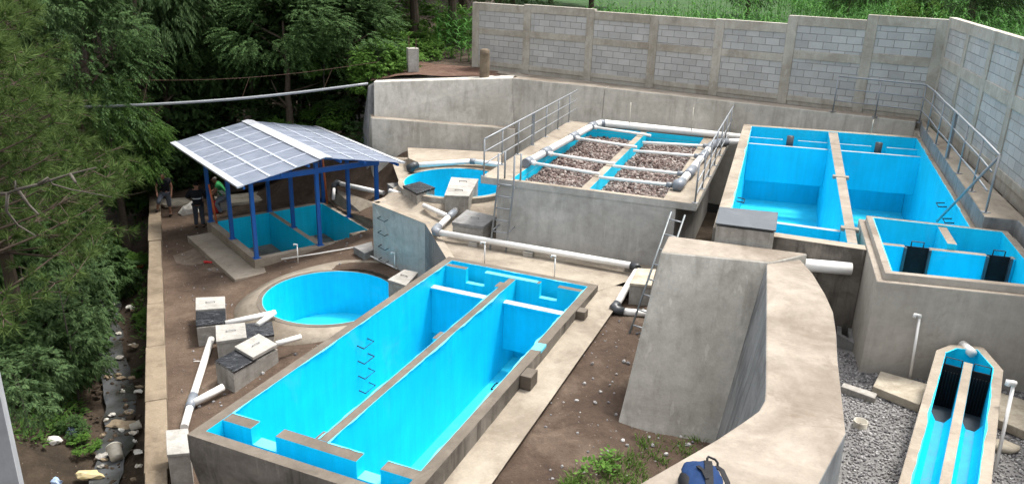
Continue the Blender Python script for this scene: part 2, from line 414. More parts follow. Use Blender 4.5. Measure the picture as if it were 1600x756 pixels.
M['packblue'] = cloth('blue_nylon', (.009, .030, .095), .75); M['packblack'] = cloth('black_webbing', (.012, .012, .014), .6)

# ------------------------------------------------------------------ levels
PAV, RIM, FIL, RET, P3, GRV, LW = 2.45, 2.6, 4.22, 5.35, 5.05, 3.45, 5.0
RW0 = at(242, 306, .25); RW1 = at(245, 756, .25)           # parapet by the stream, far and near
rwd = (RW0 - RW1).to_2d().normalized(); rwn = Vector((rwd.y, -rwd.x))   # rwn points to the yard
def rside(x, y): return (Vector((x, y)) - RW1.to_2d()).dot(rwn)        # + = yard, - = stream side
def ralong(x, y): return (Vector((x, y)) - RW1.to_2d()).dot(rwd)
def gz(x, y):                                              # lower yard
    return .11 * max(0, rside(x, y) - 1.0) + .04 * noise.noise((x * .5, y * .5, 0)) - .02
def atg(px, py, f=gz):
    z = .3
    for _ in range(12):
        p = at(px, py, z); z = f(p.x, p.y)
    return at(px, py, z)

# back line of the site (top of the retaining wall) and the right-hand walkway
retL = at(580, 128, 5.05); retM = at(800, 122, RET); retN = at(945, 137, RET); retR = at(1432, 190, RET)
blkL = at(742, 104, RET); blkC = at(1443, 187, RET)
blkRe = at(1600, 335, 5.4); bd = (blkRe - blkC).to_2d().normalized()
blkRe = Vector((*(blkC.to_2d() + bd * 22), RET))

# ------------------------------------------------------------------ ground sheet
stream = [at(150, 380, -1.5), at(165, 470, -1.9), at(172, 545, -2.1), at(192, 640, -2.2), at(180, 720, -2.3), at(150, 830, -2.4), at(60, 1100, -2.5)]
stream = [aty(185, 330, 36).to_2d().to_3d() * 1.0] + stream
def dstream(x, y):
    p = Vector((x, y)); best = 99
    for a, b in zip(stream, stream[1:]):
        a = a.to_2d(); b = b.to_2d(); d = b - a; t = max(0, min(1, (p - a).dot(d) / d.length_squared)); best = min(best, (p - a - d * t).length)
    return best
site = [RW1.to_2d() - rwd * 14 + rwn * .05, RW0.to_2d() + rwn * .05, Vector((-12.0, 31.0)), retL.to_2d() + Vector((.1, .9)), blkL.to_2d() + Vector((-.1, .6)), blkC.to_2d() + Vector((.1, .15)), blkRe.to_2d() + Vector((.2, 0)), Vector((6, -6))]
site = ccw([Vector(p[:2]) for p in site])
def T(x, y):
    s = -rside(x, y)                                       # distance to the left of the parapet
    al = ralong(x, y)
    n = noise.noise((x * .35, y * .35, 3.1)) * .35 + noise.noise((x * 1.3, y * 1.3, 1.7)) * .10
    d = dstream(x, y)
    bed = -2.25 + .018 * max(0, y - 12)
    left = bed + sstep(.5, 2.6, d) * .9 + max(0, d - 2.2) * .42 + n * sstep(.3, 1.2, d)
    left = min(left, 6.5 + n)
    plat = 5.25 + .02 * max(0, y - 34) + n * .15
    # plateau right of the ravine and behind the walls
    k = sstep(-8.2, -4.6, x - (y - 30) * .05) * sstep(28.5, 29.8, y) if y < 200 else 1
    if al > 18.1: left = lerp(left, max(left, -.4 + n + (y - 29) * .25), sstep(-15.5, -12.5, x))
    far = sstep(60, 110, y)
    z = lerp(left, plat, k if x < 4 else 1)
    return lerp(z, 5.25 + .012 * max(0, y - 60), far) if x > -14 else lerp(z, 6 + n, far)
def axis(lo, f0, f1, hi, step, grow):
    a = []; v = f0
    while v <= f1: a.append(v); v += step
    st = step; v = f1
    while v < hi: st *= grow; v += st; a.append(v)
    st = step; v = f0; b = []
    while v > lo: st *= grow; v -= st; b.append(v)
    return b[::-1] + a
xs = axis(-400, -19, 14, 700, .32, 1.25); ys = axis(-30, 8, 37, 900, .32, 1.25)
g = MB(); idx = {}
for i, x in enumerate(xs):
    for j, y in enumerate(ys): idx[i, j] = len(g.v); g.v.append((x, y, T(x, y)))
for i in range(len(xs) - 1):
    for j in range(len(ys) - 1):
        c = Vector(((xs[i] + xs[i+1]) / 2, (ys[j] + ys[j+1]) / 2))
        if inside(c, site): continue
        g.f.append((idx[i, j], idx[i+1, j], idx[i+1, j+1], idx[i, j+1])); g.m.append(1 if (c.y > 40 and c.x > -1) or (c.x > 12.5) else (2 if (c.x > -6.5 and 29 < c.y < 34) else 0))
tag(g.build('ground', [M['bank'], M['field'], M['topsoil']], smooth=True, origin=(0, 0, 0)), kind='structure')

def sheet(name, poly, zf, m, step=.3, kind='structure', holes=()):
    """a ground sheet over a polygon, height zf(x, y)"""
    poly = ccw([Vector(p[:2]) for p in poly]); b = MB(); ix = {}
    bm = bmesh.new(); vs = [bm.verts.new((p.x, p.y, 0)) for p in poly]; bm.faces.new(vs)
    x0, x1 = min(p.x for p in poly), max(p.x for p in poly); y0, y1 = min(p.y for p in poly), max(p.y for p in poly)
    for k in range(1, int((x1 - x0) / step) + 1):
        bmesh.ops.bisect_plane(bm, geom=bm.verts[:] + bm.edges[:] + bm.faces[:], plane_co=(x0 + k * step, 0, 0), plane_no=(1, 0, 0))
    for k in range(1, int((y1 - y0) / step) + 1):
        bmesh.ops.bisect_plane(bm, geom=bm.verts[:] + bm.edges[:] + bm.faces[:], plane_co=(0, y0 + k * step, 0), plane_no=(0, 1, 0))
    if holes: bmesh.ops.delete(bm, geom=[f for f in bm.faces if any(all(h(v.co.x, v.co.y) for v in f.verts) for h in holes)], context='FACES')
    for v in bm.verts: v.co.z = zf(v.co.x, v.co.y)
    me = bpy.data.meshes.new(name); bm.to_mesh(me); bm.free(); me.materials.append(m)
    me.polygons.foreach_set('use_smooth', [True] * len(me.polygons))
    o = bpy.data.objects.new(name, me); COL.objects.link(o); return tag(o, kind=kind)

# stream water: a strip just above the bed
w = MB(); n = 40
pts = []
for a, b in zip(stream[1:], stream[2:]):
    for k in range(8): pts.append(lerp(a, b, k / 8))
for k, (p, q) in enumerate(zip(pts, pts[1:])):
    d = (q - p).to_2d().normalized(); nn = Vector((-d.y, d.x))
    wa = .36 + .3 * noise.noise((k * .37, 0, 0)); wb = .36 + .3 * noise.noise(((k + 1) * .37, 0, 0))
    z0 = -2.08 + .018 * max(0, p.y - 12); z1 = -2.08 + .018 * max(0, q.y - 12)
    P2 = p.to_2d(); Q2 = q.to_2d()
    w.face([(*(P2 - nn * wa), z0), (*(Q2 - nn * wb), z1), (*(Q2 + nn * wb), z1), (*(P2 + nn * wa), z0)])
tag(w.build('stream', M['water'], smooth='auto'), kind='structure')

# ------------------------------------------------------------------ main settling tank (long, two chambers)
th = math.radians(22.96); A2 = Vector((math.sin(th), math.cos(th))); B2 = Vector((A2.y, -A2.x))
to = at(292, 678, RIM).to_2d()
def TL(u, v): return to + B2 * u + A2 * v
TW, TLEN = 3.93, 8.72
wedgeA, wedgeB, wedgeC = at(582, 317, PAV), at(664, 350, PAV), TL(-.02, TLEN)
def quad(u0, v0, u1, v1): return [TL(u0, v0), TL(u1, v0), TL(u1, v1), TL(u0, v1)]
def rails_strip(mb, p, q, z, w0, w1, rnd, m=0, n=26):
    """ragged paint edge lying on a rim: p-q is the inner edge, the strip reaches to its left"""
    p = Vector(p[:2]); q = Vector(q[:2]); d = (q - p).normalized(); nn = Vector((-d.y, d.x)); L = (q - p).length
    n = max(4, int(L / .12)); prev = None
    for k in range(n + 1):
        t = k / n; ww = w0 + (w1 - w0) * max(0, noise.noise((p.x * 3 + t * L * 2.2, q.y * 2, 5.5)) + .15 + .5 * noise.noise((t * L * 7, p.y, 1.5)))
        c = p + d * L * t; cur = ((*(c - nn * .002), z), (*(c + nn * max(.004, ww)), z))
        if prev: mb.face([prev[0], cur[0], cur[1], prev[1]], m)
        prev = cur
t = thing('settling_tank', 'long blue lined settling tank with two chambers and a brown cement rim', 'water tank', (*TL(TW / 2, TLEN / 2), .3))
b = MB(); FZ = RIM - 2.05
b.ring(quad(0, 0, TW, TLEN), quad(.2, .2, TW - .2, TLEN - .2), RIM - .46, RIM, 0, 1, 2, FZ)
b.ring(quad(.12, .62, TW - .02, TLEN - .02), quad(.25, .75, TW - .25, TLEN - .25), -1.0, FZ - .25, 0, 0, 0); b.ring(quad(.05, .19, TW - .02, TLEN - .02), quad(.199, .2, TW - .199, TLEN - .199), FZ - .25, RIM - .463, 0, 0, 0)
b.build('outer_wall', [M['rimside'], M['blue'], M['rim']], t, bevel=.012)
b = MB(); b.prism(quad(.16, .16, TW - .16, TLEN - .16), FZ - .25, FZ, 0, 1); b.build('floor', [M['rimside'], M['bluefloor']], t)
b = MB(); b.prism(quad(1.91, .79, 2.085, 8.15), FZ, RIM - .004, 1, 0)
b.prism(quad(1.83, .79, 2.0, 1.02), FZ, RIM - .007, 1, 0)
b.prism(quad(1.80, 4.62, 2.0, 4.95), FZ, RIM - .006, 1, 0)
b.prism(quad(1.80, 7.55, 2.0, 7.85), FZ, RIM - .006, 1, 0)
b.build('divider_wall', [M['rim'], M['blue']], t, bevel=.01)
def notched(name, v0, v1, gaps, depth, top, notch, end):
    b = MB(); u = .2; lims = []
    for g0, g1 in gaps:
        b.prism(quad(u, v0, g0, v1), FZ, RIM - .005, [1, 2, 1, 1] if end else 1, 0)
        b.prism(quad(g0 - .001, v0 + .004, g1 + .001, v1 - .004), FZ, RIM - depth, 1, 2); u = g1
    b.prism(quad(u, v0, TW - .2, v1), FZ, RIM - .005, 1, 0)
    return b.build(name, [top, M['blue'], notch], t, bevel=.008)
notched('weir_wall', .56, .79, ((.77, 1.25), (2.75, 3.17)), .30, M['rim'], M['bluepale'], False)
notched('weir_wall', 8.16, 8.31, ((.76, 1.26), (2.68, 3.12)), .36, M['rim'], M['bluepale'], False)
for u0, u1 in ((.2, 1.91), (2.085, TW - .2)):
    b = MB(); b.prism(quad(u0, 7.46, u1, 7.60), FZ + .55, RIM - .30, 1, 0)
    b.prism(quad(u0 + .002, 7.40, u1 - .002, 7.459), RIM - .36, RIM - .303, 1, 0)
    b.build('baffle', [M['white'], M['blue']], t, bevel=.006)
# pale paint smears along the rim edges
b = MB(); rn = random.Random(3)
for p, q in (((.2, 8.52), (.2, .79)), ((1.91, .79), (1.91, 7.46)), ((2.085, 7.46), (2.085, .79)), ((TW - .2, .79), (TW - .2, 8.52)), ((TW - .2, 8.52), (.2, 8.52)), ((.77, .79), (.2, .79)), ((2.75, .79), (2.085, .79)), ((TW - .2, .79), (3.17, .79))):
    b = MB(); rails_strip(b, TL(*p), TL(*q), RIM + .0015, .006, .05, rn); b.build('paint_edge', M['bluepale'], t)
b = MB(); b.prism([TL(TW - .2, 5.05), TL(TW + .003, 5.08), TL(TW + .003, 5.38), TL(TW - .2, 5.36)], RIM - .06, RIM + .003)
b.build('paint_patch', M['bluepale'], t)
b = MB()
b.prism(quad(1.26, 8.165, 2.60, 8.305), RIM - .004, RIM + .002); b.build('painted_cap', M['bluepale'], t)
for v, zz in ((3.0, 1.62), (3.02, 1.27), (3.04, .92), (3.06, .58)):
    b = MB(); c = TL(.2, v + 1.55); z = FZ + zz
    b.tube([(*(TL(.2, 4.35)), z), (*(TL(.36, 4.35)), z - .03), (*(TL(.36, 4.72)), z - .03), (*(TL(.2, 4.72)), z)], .012, 6); b.build('rung', M['iron'], t)
b = MB(); b.tube([(*TL(2.25, 6.5), FZ + .02), (*TL(2.6, 6.5), FZ + .05), (*TL(2.6, 6.8), FZ + .05), (*TL(2.25, 6.8), FZ + .02), (*TL(2.25, 6.5), FZ + .02)], .014, 6); b.build('floor_handle', M['iron'], t)
for v, w_, l_ in ((4.05, .22, .34), (7.15, .2, .24)):
    b = MB(); b.prism(quad(TW + .001, v, TW + w_, v + l_), RIM - .28, RIM - .012); b.build('bracket', M['rim'], t, bevel=.012)
for u, v in ((.45, .25), (1.9, .25), (3.4, .25)):
    b = MB(); b.box((*TL(u, v), -1.0), .22, .22, FZ - .26 + 1.0, -th); b.build('column', M['rimside'], t)
b = MB(); b.tube([(*TL(.22, .30), RIM - .22), (*TL(.36, .30), RIM - .22)], .07, 12); b.build('inlet_pipe', M['pvcdark'], t)

# ------------------------------------------------------------------ paved terrace, lower yard, soil strip, gravel bed
pav_edge_n = at(700, 756, 2.3)
terr = [wedgeA.to_2d(), wedgeB.to_2d(), TL(0, TLEN + .001), TL(TW + .0, TLEN + .001), at(955, 448, PAV).to_2d(), at(1003, 432, PAV).to_2d(),
        Vector((3.9, 18.3)), Vector((6.6, 26.4)), retN.to_2d() + Vector((0, -.2)), Vector((-4.7, 29.2)), Vector((-3.75, 25.3)), at(628, 298, PAV).to_2d()]
def terrz(x, y): return PAV + .012 * noise.noise((x, y, 0)) + .22 * sstep(p2r + .8, p2r + .2, (Vector((x, y)) - p2c).length)
b = MB(); tp = ccw([Vector(p[:2]) for p in terr])
pl, pt, pb, prt = at(415, 463, .45), at(527, 423, .45), at(505, 508, .45), at(606, 450, .45)
pc = Vector(((pt.x + pb.x) / 2 - .02, (pt.y + pb.y) / 2)); pr_ = (pt - pb).to_2d().length / 2 * .97
p2c = Vector((-1.83, 24.65)); p2r = 1.68
s0 = at(401, 403, .5).to_2d(); E1 = Vector((.783, .622)).normalized(); E2 = Vector((-E1.y, E1.x)); SP = 2.16
sheet('terrace_pavement', terr, terrz, M['pave'], .1, holes=[lambda x, y: (Vector((x, y)) - p2c).length < p2r + .17])
# pavement strip along the right side of the settling tank, falling gently towards the camera
e0, e1 = at(985, 448, PAV).to_2d(), at(755, 775, 2.2).to_2d()
strip = [TL(TW + .001, TLEN), at(960, 446, PAV).to_2d() * 1.0, e0, e1 + (e1 - e0).normalized() * 2.5, TL(TW + .001, -1.5)]
def stripz(x, y): 
    v = (Vector((x, y)) - to).dot(A2); return lerp(2.18, PAV - .006, max(0, min(1, v / TLEN))) + .01 * noise.noise((x * 2, y * 2, 0))
sheet('pavement_strip', strip, stripz, M['pave'], .4)
def soilz(x, y):
    v = (Vector((x, y)) - to).dot(A2); u = (Vector((x, y)) - to).dot(B2)
    base = lerp(2.08, PAV - .12, max(0, min(1, v / TLEN)))
    base -= .35 * sstep(TW + 1.2, TW + 2.6, u) * sstep(3.4, 5.0, v)
    base += 1.2 * sstep(2.4, -1.2, v - .25 * (u - 6)) * sstep(5.2, 6.9, u)      # mound towards the near wall
    return base + .05 * noise.noise((x * 1.1, y * 1.1, 2)) + .03 * noise.noise((x * 4, y * 4, 2))
sd = (e0 - e1).normalized(); sn = Vector((sd.y, -sd.x))
soil = [at(1003, 428, PAV).to_2d(), e0 + sd * .5 - sn * .3, e1 - sn * .25 - sd * 2.5, Vector((3.0, 4.0)), Vector((4.3, 8.5)), Vector((5.0, 13.2)), Vector((5.0, 16.8)), Vector((3.6, 18.2))]
sheet('soil_strip', soil, soilz, M['soil'], .22)
yard = [RW1.to_2d() - rwd * 12 + rwn * .12, RW0.to_2d() + rwd * 2.2 + rwn * .12, Vector((-9.5, 33)), Vector((-4.6, 31.5)), Vector((-3.2, 26)), wedgeB.to_2d() + Vector((.3, 0)), TL(.9, 7), TL(.9, -.05), TL(.9, -8)]
def yardz(x, y):
    z = gz(x, y); z += 2.1 * sstep(28.6, 31.5, y + .25 * (x + 6)) * sstep(-11, -7.6, x)  # spoil heap behind the shelter
    z += .8 * sstep(-6.5, -4.2, x) * sstep(24.5, 29.5, y)
    return z + .05 * noise.noise((x * 2.3, y * 2.3, 9)) * sstep(25, 29, y)
def in_bed(x, y):
    d = Vector((x, y)) - s0; return -.1 < d.dot(E1) < 2 * SP + .1 and -.1 < d.dot(E2) < 2 * SP + .1
sheet('dirt_yard', yard, yardz, M['yard'], .09, holes=[lambda x, y: (Vector((x, y)) - pc).length < pr_ + .14, in_bed])
# pale trodden cement patches on the yard
for px, py, rx, ry in ((310, 400, .75, .6), (372, 418, .9, .3)):
    c = atg(px, py); pl = [Vector((c.x + rx * math.cos(k / 14 * 2 * PI) * (1 + .35 * noise.noise((k * .9, px, 0))), c.y + ry * 1.4 * math.sin(k / 14 * 2 * PI) * (1 + .35 * noise.noise((k * .9, 0, py))))) for k in range(14)]
    sheet('cement_patch', pl, lambda x, y: gz(x, y) + .006, M['patch'], .3)
gravel_poly = [Vector((3.2, 6.0)), Vector((4.9, 10.2)), Vector((5.1, 13.2)), Vector((6.2, 14.6)), Vector((7.2, 12.6)), Vector((9.5, 12.0)), Vector((9.0, 6.0))]
def grz(x, y): return GRV + .04 * noise.noise((x * 1.2, y * 1.2, 4)) - .25 * sstep(12.0, 13.5, y)
sheet('gravel_base', gravel_poly, grz, M['gravelbed'], .25)
gb = MB(); rn = random.Random(11)
vis = [Vector((3.6, 6.6)), Vector((4.75, 9.6)), Vector((5.1, 12.4)), Vector((5.6, 13.2)), Vector((6.3, 11.6)), Vector((8.8, 11.2)), Vector((7.9, 7.0)), Vector((6, 6.4))]
k = 0
while k < 15000:
    x = rn.uniform(3.4, 8.8); y = rn.uniform(6.5, 13.3)
    if not inside((x, y), vis): continue
    if noise.noise((x * .9, y * .9, 7.7)) < -.38: k += 1; continue
    k += 1; r_ = rn.uniform(.010, .024); gb.rock((x, y, grz(x, y) + r_ * .4), r_, rn)
tag(gb.build('gravel', M['gravel']), 'grey crushed gravel lying between the thick wall and the screen channel', 'gravel', kind='stuff')

sheet('soil_base', [Vector((2.2, 12)), Vector((3.0, 17.5)), Vector((5.5, 27)), Vector((12.5, 24.5)), Vector((9, 9)), Vector((5, 9))], lambda x, y: 1.5 + 1.2 * sstep(19, 14, y) * sstep(5.0, 5.6, x), M['bank'], .8)
# loose stones and crumbs of cement on the soil and the yard
cb = MB()
for k in range(420):
    x = rn.uniform(.6, 4.2); y = rn.uniform(8.0, 17.5)
    if inside((x, y), [Vector(p[:2]) for p in soil]) : 
        r_ = rn.choice((.012, .016, .02, .035)) * rn.uniform(.7, 1.3); cb.rock((x, y, soilz(x, y) + r_ * .3), r_, rn)
for k in range(520):
    x = rn.uniform(-13, -4); y = rn.uniform(13, 28)
    if rside(x, y) > .3 and inside((x, y), [Vector(p[:2]) for p in yard]) and not in_bed(x, y) and (Vector((x, y)) - pc).length > pr_ + .5:
        r_ = rn.choice((.012, .018, .025, .04)) * rn.uniform(.7, 1.2); cb.rock((x, y, yardz(x, y) + r_ * .3), r_, rn)
tag(cb.build('pebbles', M['gravel']), 'loose pebbles and cement crumbs strewn over the bare soil', 'pebbles', kind='stuff')

# ------------------------------------------------------------------ parapet wall along the stream
b = MB(); L_ = (RW0 - RW1).length
for k in range(9):
    s0 = -5 + (L_ + 5) * k / 9; s1 = -5 + (L_ + 5) * (k + 1) / 9 - .006
    p = RW1.to_2d() + rwd * s0; q = RW1.to_2d() + rwd * s1; jog = rn.uniform(-.02, .02); zt = .25 + rn.uniform(-.02, .02)
    b.hull([(*(p - rwn * .42), -3), (*(p + rwn * .2), -3), (*(q + rwn * .2), -3), (*(q - rwn * .42), -3)],
           [(*(p - rwn * (.22 + jog)), zt), (*(p + rwn * (.2 + jog)), zt), (*(q + rwn * (.2 + jog)), zt), (*(q - rwn * (.22 + jog)), zt)])
tag(b.build('parapet_wall', M['river'], bevel=.02), 'low brown concrete parapet wall running between the dirt yard and the littered stream', 'wall')

# ------------------------------------------------------------------ terrace wall (wedge) beside the tank
t = thing('terrace_wall', 'grey rendered terrace wall with black iron rungs below the paved terrace', 'wall', (wedgeA.x, wedgeA.y, .2))
b = MB(); pA, pB, pC = wedgeA.to_2d(), wedgeB.to_2d(), wedgeC
pD = at(628, 298, PAV).to_2d()
for p, q, mt in ((pA, pB, 0), (pB, pC, 1), (pD, pA, 0)):
    d = (q - p).normalized(); nn = Vector((-d.y, d.x)) * .22
    if (mt == 1): q = q - d * .01; p = p + d * .0
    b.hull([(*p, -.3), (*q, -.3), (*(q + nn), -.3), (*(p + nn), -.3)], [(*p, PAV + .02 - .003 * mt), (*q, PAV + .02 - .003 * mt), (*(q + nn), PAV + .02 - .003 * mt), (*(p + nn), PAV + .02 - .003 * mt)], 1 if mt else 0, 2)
b.build('wall', [M['grey'], M['dark'], M['beige']], t, bevel=.012)  # return wall takes the cement with shade in its colour
dw = (pB - pA).normalized(); nw = Vector((dw.y, -dw.x))
for z in (2.12, 1.66, 1.20, .78):
    c = pA + dw * .42; b = MB(); b.tube([(*c, z), (*(c + nw * .13), z - .03), (*(c + nw * .13 + dw * .36), z - .05), (*(c + dw * .36), z - .02)], .013, 6); b.build('rung', M['iron'], t)

# ------------------------------------------------------------------ round tanks
def round_tank(label, c, r, wall, ztop, zbot, apron=None, low=None):
    t = thing('round_tank', label, 'water tank', (c.x, c.y, zbot)); n = 72
    circ = lambda rr, k: Vector((c.x + rr * math.cos(2 * PI * k / n), c.y + rr * math.sin(2 * PI * k / n)))
    b = MB(); O = [circ(r + wall, k) for k in range(n)]; I = [circ(r, k) for k in range(n)]
    b.ring(O, I, (low if low is not None else ztop - .5), ztop, 0, 1, 2, zbot)
    b.build('wall', [M['box'], M['blue'], M['pave'] if not apron else M['rim']], t, smooth=False)
    b = MB(); b.prism([circ(r + .05, k) for k in range(n)], zbot - .2, zbot, 0, 1); b.build('floor', [M['box'], M['bluefloor']], t)
    b = MB(); rn = random.Random(int(c.x * 100)); 
    for k in range(n):
        j = k + 1; w0 = .015 + .03 * max(0, noise.noise((k * .4, 1, c.x))); w1 = .015 + .03 * max(0, noise.noise((j % n * .4, 1, c.x)))
        b.face([(*circ(r - .002, k), ztop + .002), (*circ(r + w0, k), ztop + .002), (*circ(r + w1, j), ztop + .002), (*circ(r - .002, j), ztop + .002)])
    b.build('paint_edge', M['bluepale'], t)
    if apron:
        b = MB()
        for k in range(n):
            j = (k + 1) % n; w0 = apron + .12 * noise.noise((k * .15, 3, 3)); w1 = apron + .12 * noise.noise((j * .15, 3, 3))
            if k == n - 1: w1 = apron + .12 * noise.noise((0, 3, 3))
            a0 = circ(r + wall, k); a1 = circ(r + wall, j); o0 = circ(r + wall + w0, k); o1 = circ(r + wall + w1, j)
            b.face([(*a0, ztop - .012), (*o0, gz(*o0) + .02), (*o1, gz(*o1) + .02), (*a1, ztop - .012)])
            b.face([(*o0, gz(*o0) + .02), (*o0, gz(*o0) - .1), (*o1, gz(*o1) - .1), (*o1, gz(*o1) + .02)])
        b.build('apron', M['pave'], t, smooth='auto')
    return t
round_tank('round blue tank sunk in the dirt yard with a wide sloping cement apron', pc, pr_, .16, .45, -.95, .62)
round_tank('round blue tank on the upper terrace in front of the stepped retaining wall', p2c, p2r, .2, 2.83, .9, None, 1.0)

# ------------------------------------------------------------------ inspection chambers
def chamber(label, q, ztop, zbot, lids, mt='box', group=None, dz=.0):
    """q: px corners of the top (nl, nr, fr, fl); lids: list of (t0, t1, axis, material, thickness, handle)"""
    P = [at(*p, ztop) for p in q]; P2 = ccw([p.to_2d() for p in P]); nl, nr, fr, fl = (p.to_2d() for p in P)
    c = sum(P2, Vector((0, 0))) / 4
    t = thing('inspection_chamber', label, 'concrete box', (c.x, c.y, zbot), 0, group)
    b = MB(); b.prism(P2, zbot, ztop, 0); b.build('body', M[mt], t, bevel=.015)
    for (t0, t1, ax, m, thk, hd, lift) in lids:
        if ax == 'u': qq = [lerp(nl, nr, t0), lerp(nl, nr, t1), lerp(fl, fr, t1), lerp(fl, fr, t0)]
        else: qq = [lerp(nl, fl, t0), lerp(nr, fr, t0), lerp(nr, fr, t1), lerp(nl, fl, t1)]
        cc = sum(qq, Vector((0, 0))) / 4; qq = [cc + (p - cc) * 1.04 for p in qq]
        b = MB(); b.prism(qq, ztop + .002 + lift, ztop + thk + lift); l = b.build('lid', M[m], t, bevel=.012)
        if hd:
            d = (qq[1] - qq[0]).normalized() * .11; z = ztop + thk + lift; b = MB()
            b.tube([(*(cc - d), z - .01), (*(cc - d), z + .035), (*(cc + d), z + .035), (*(cc + d), z - .01)], .011, 6); b.build('handle', M['steel'] if hd == 1 else M['iron'], l)
    return t
YG = 'inspection boxes on the dirt yard'; TG = 'inspection boxes on the paved terrace'
chamber('inspection box farthest left on the yard, pale lid pushed behind a film wrapped lid', [(307, 512), (352.5, 507), (351, 468), (307, 470)], .52, -.1, [(.02, .5, 'v', 'film', .06, 0, 0), (.53, 1.0, 'v', 'lid', .08, 1, .02)], group=YG)
chamber('middle inspection box on the yard, pale lid left and black film lid right', [(339, 538), (428, 525), (424, 505), (338, 513)], .53, .0, [(0, .51, 'u', 'lid', .09, 1, 0), (.53, 1.0, 'u', 'film', .06, 0, 0)], group=YG)
chamber('inspection box tight against the long tank rim, pale lid tilted over black film', [(364, 584), (434, 545), (406, 529), (336, 567)], .54, .0, [(.02, .5, 'u', 'film', .06, 0, 0), (.44, .98, 'u', 'lid', .09, 1, .062)], group=YG)
chamber('plain pale topped box below the near left corner of the long tank', [(262, 714), (297, 711), (294, 674), (260, 677)], .85, -.2, [(.0, 1, 'v', 'lid', .07, 0, 0)], group=YG)
chamber('white lidded box wedged between the round yard tank and the long tank', [(606.5, 440), (634, 449), (652.7, 429), (631.6, 424.6)], 1.35, .3, [(.0, 1, 'u', 'lid', .07, 2, 0)], group=YG)
chamber('small square box with black film lid at the terrace edge by the round tank', [(651, 305), (679, 296), (656, 287), (630, 293.5)], 2.9, PAV - .1, [(.0, 1, 'u', 'film', .07, 0, 0)], group=TG)
chamber('tall box with two white lids side by side beside the upper round tank', [(695, 307.6), (732, 309), (747, 282.5), (705.7, 279.8)], 3.05, PAV - .1, [(.0, .49, 'v', 'lid', .06, 2, 0), (.51, 1, 'v', 'lid', .06, 2, 0)], group=TG)
chamber('grey box with a grey slab lid standing left of the vertical ladder', [(707, 352), (754.6, 359), (775.8, 343.5), (729.5, 333)], 2.80, PAV - .1, [(.0, 1, 'u', 'lidgrey', .10, 1, 0)], group=TG)
chamber('beige box at the pavement corner behind the leaning ladder', [(984, 446), (1017, 449.5), (1024, 425), (996, 423)], 2.78, 1.7, [(.0, 1, 'u', 'slab', .07, 0, 0)], group=TG)
chamber('grey box with dark steel lid on the near left corner of the right hand pool', [(1119, 353), (1210, 364.5), (1213.5, 337), (1125, 328.5)], 5.27, 3.9, [(.0, 1, 'u', 'sheetdark', .035, 0, .03)])
chamber('low grey slab topped box between the drying bed slope and the upper round tank', [(619, 299), (628, 297), (626, 287), (605, 289)], 2.1, 1.0, [(0, 1, 'u', 'lidgrey', .05, 0, 0)])
q = [at(*p, .78).to_2d() for p in ((552, 386), (569.6, 396.5), (584, 391), (581, 378))]
b = MB(); b.prism(q, .55, .80); tag(b.build('cover_slab', M['lidgrey'], bevel=.015), 'flat grey cover slab at the foot of the terrace wall rungs', 'slab')

# ------------------------------------------------------------------ drying bed and its roofed shelter
s0 = at(401, 403, .5).to_2d(); E1 = Vector((.783, .622)).normalized(); E2 = Vector((-E1.y, E1.x)); SP = 2.16
def SL(u, v): return s0 + E1 * u + E2 * v
def squad(u0, v0, u1, v1): return [SL(u0, v0), SL(u1, v0), SL(u1, v1), SL(u0, v1)]
t = thing('drying_bed', 'sludge drying bed of two blue lined basins under the shelter', 'basin', (*SL(SP, SP), .1))
BZ = .5; bf = -.75
b = MB(); b.ring(squad(-.12, -.12, 2*SP + .12, 2*SP + .12), squad(.12, .12, 2*SP - .12, 2*SP - .12), bf, BZ, 0, 1, 0, bf)
b.build('outer_wall', [M['beige'], M['blue']], t, bevel=.012)
b = MB(); b.prism(squad(SP - .09, .121, SP + .09, 2*SP - .121), bf, BZ - .004, 1, 0); b.build('divider_wall', [M['beige'], M['blue']], t, bevel=.01)
b = MB(); b.prism(squad(.1, .1, 2*SP - .1, 2*SP - .1), bf - .2, bf + .02); b.build('floor', M['sedi'], t)
b = MB(); b.prism(squad(.35, .13, 1.35, .95), bf + .02, bf + .55); b.build('entry_step', M['beige'], t, bevel=.015)
b = MB(); b.prism(squad(2*SP - .75, .13, 2*SP - .14, .7), bf + .02, BZ - .06); b.build('outlet_block', M['beige'], t, bevel=.015)
b = MB(); b.prism([SL(-.95, -.62), SL(2*SP - .2, -.62), SL(2*SP - .2, -.125), SL(-.125, -.125), SL(-.125, 2*SP - .3), SL(-.95, 2*SP - .3)], -.2, .21); b.build('apron_slab', M['beige'], t, bevel=.02)
# cement slope on the right of the bed
b = MB(); c0, c1 = SL(2*SP + .14, -.3), SL(2*SP + .14, 2*SP); d0, d1 = at(603, 322, 1.1), at(520, 293, 1.1)
b.hull([(*c0, -.2), (d0.x, d0.y, -.2), (d1.x, d1.y, -.2), (*c1, -.2)], [(*c0, .52), (d0.x, d0.y, 1.1), (d1.x, d1.y, 1.1), (*c1, .58)])
tag(b.build('cement_slope', M['pave'], bevel=.03), 'smooth beige cement slope rising from the drying bed to the white pipe', 'slope')

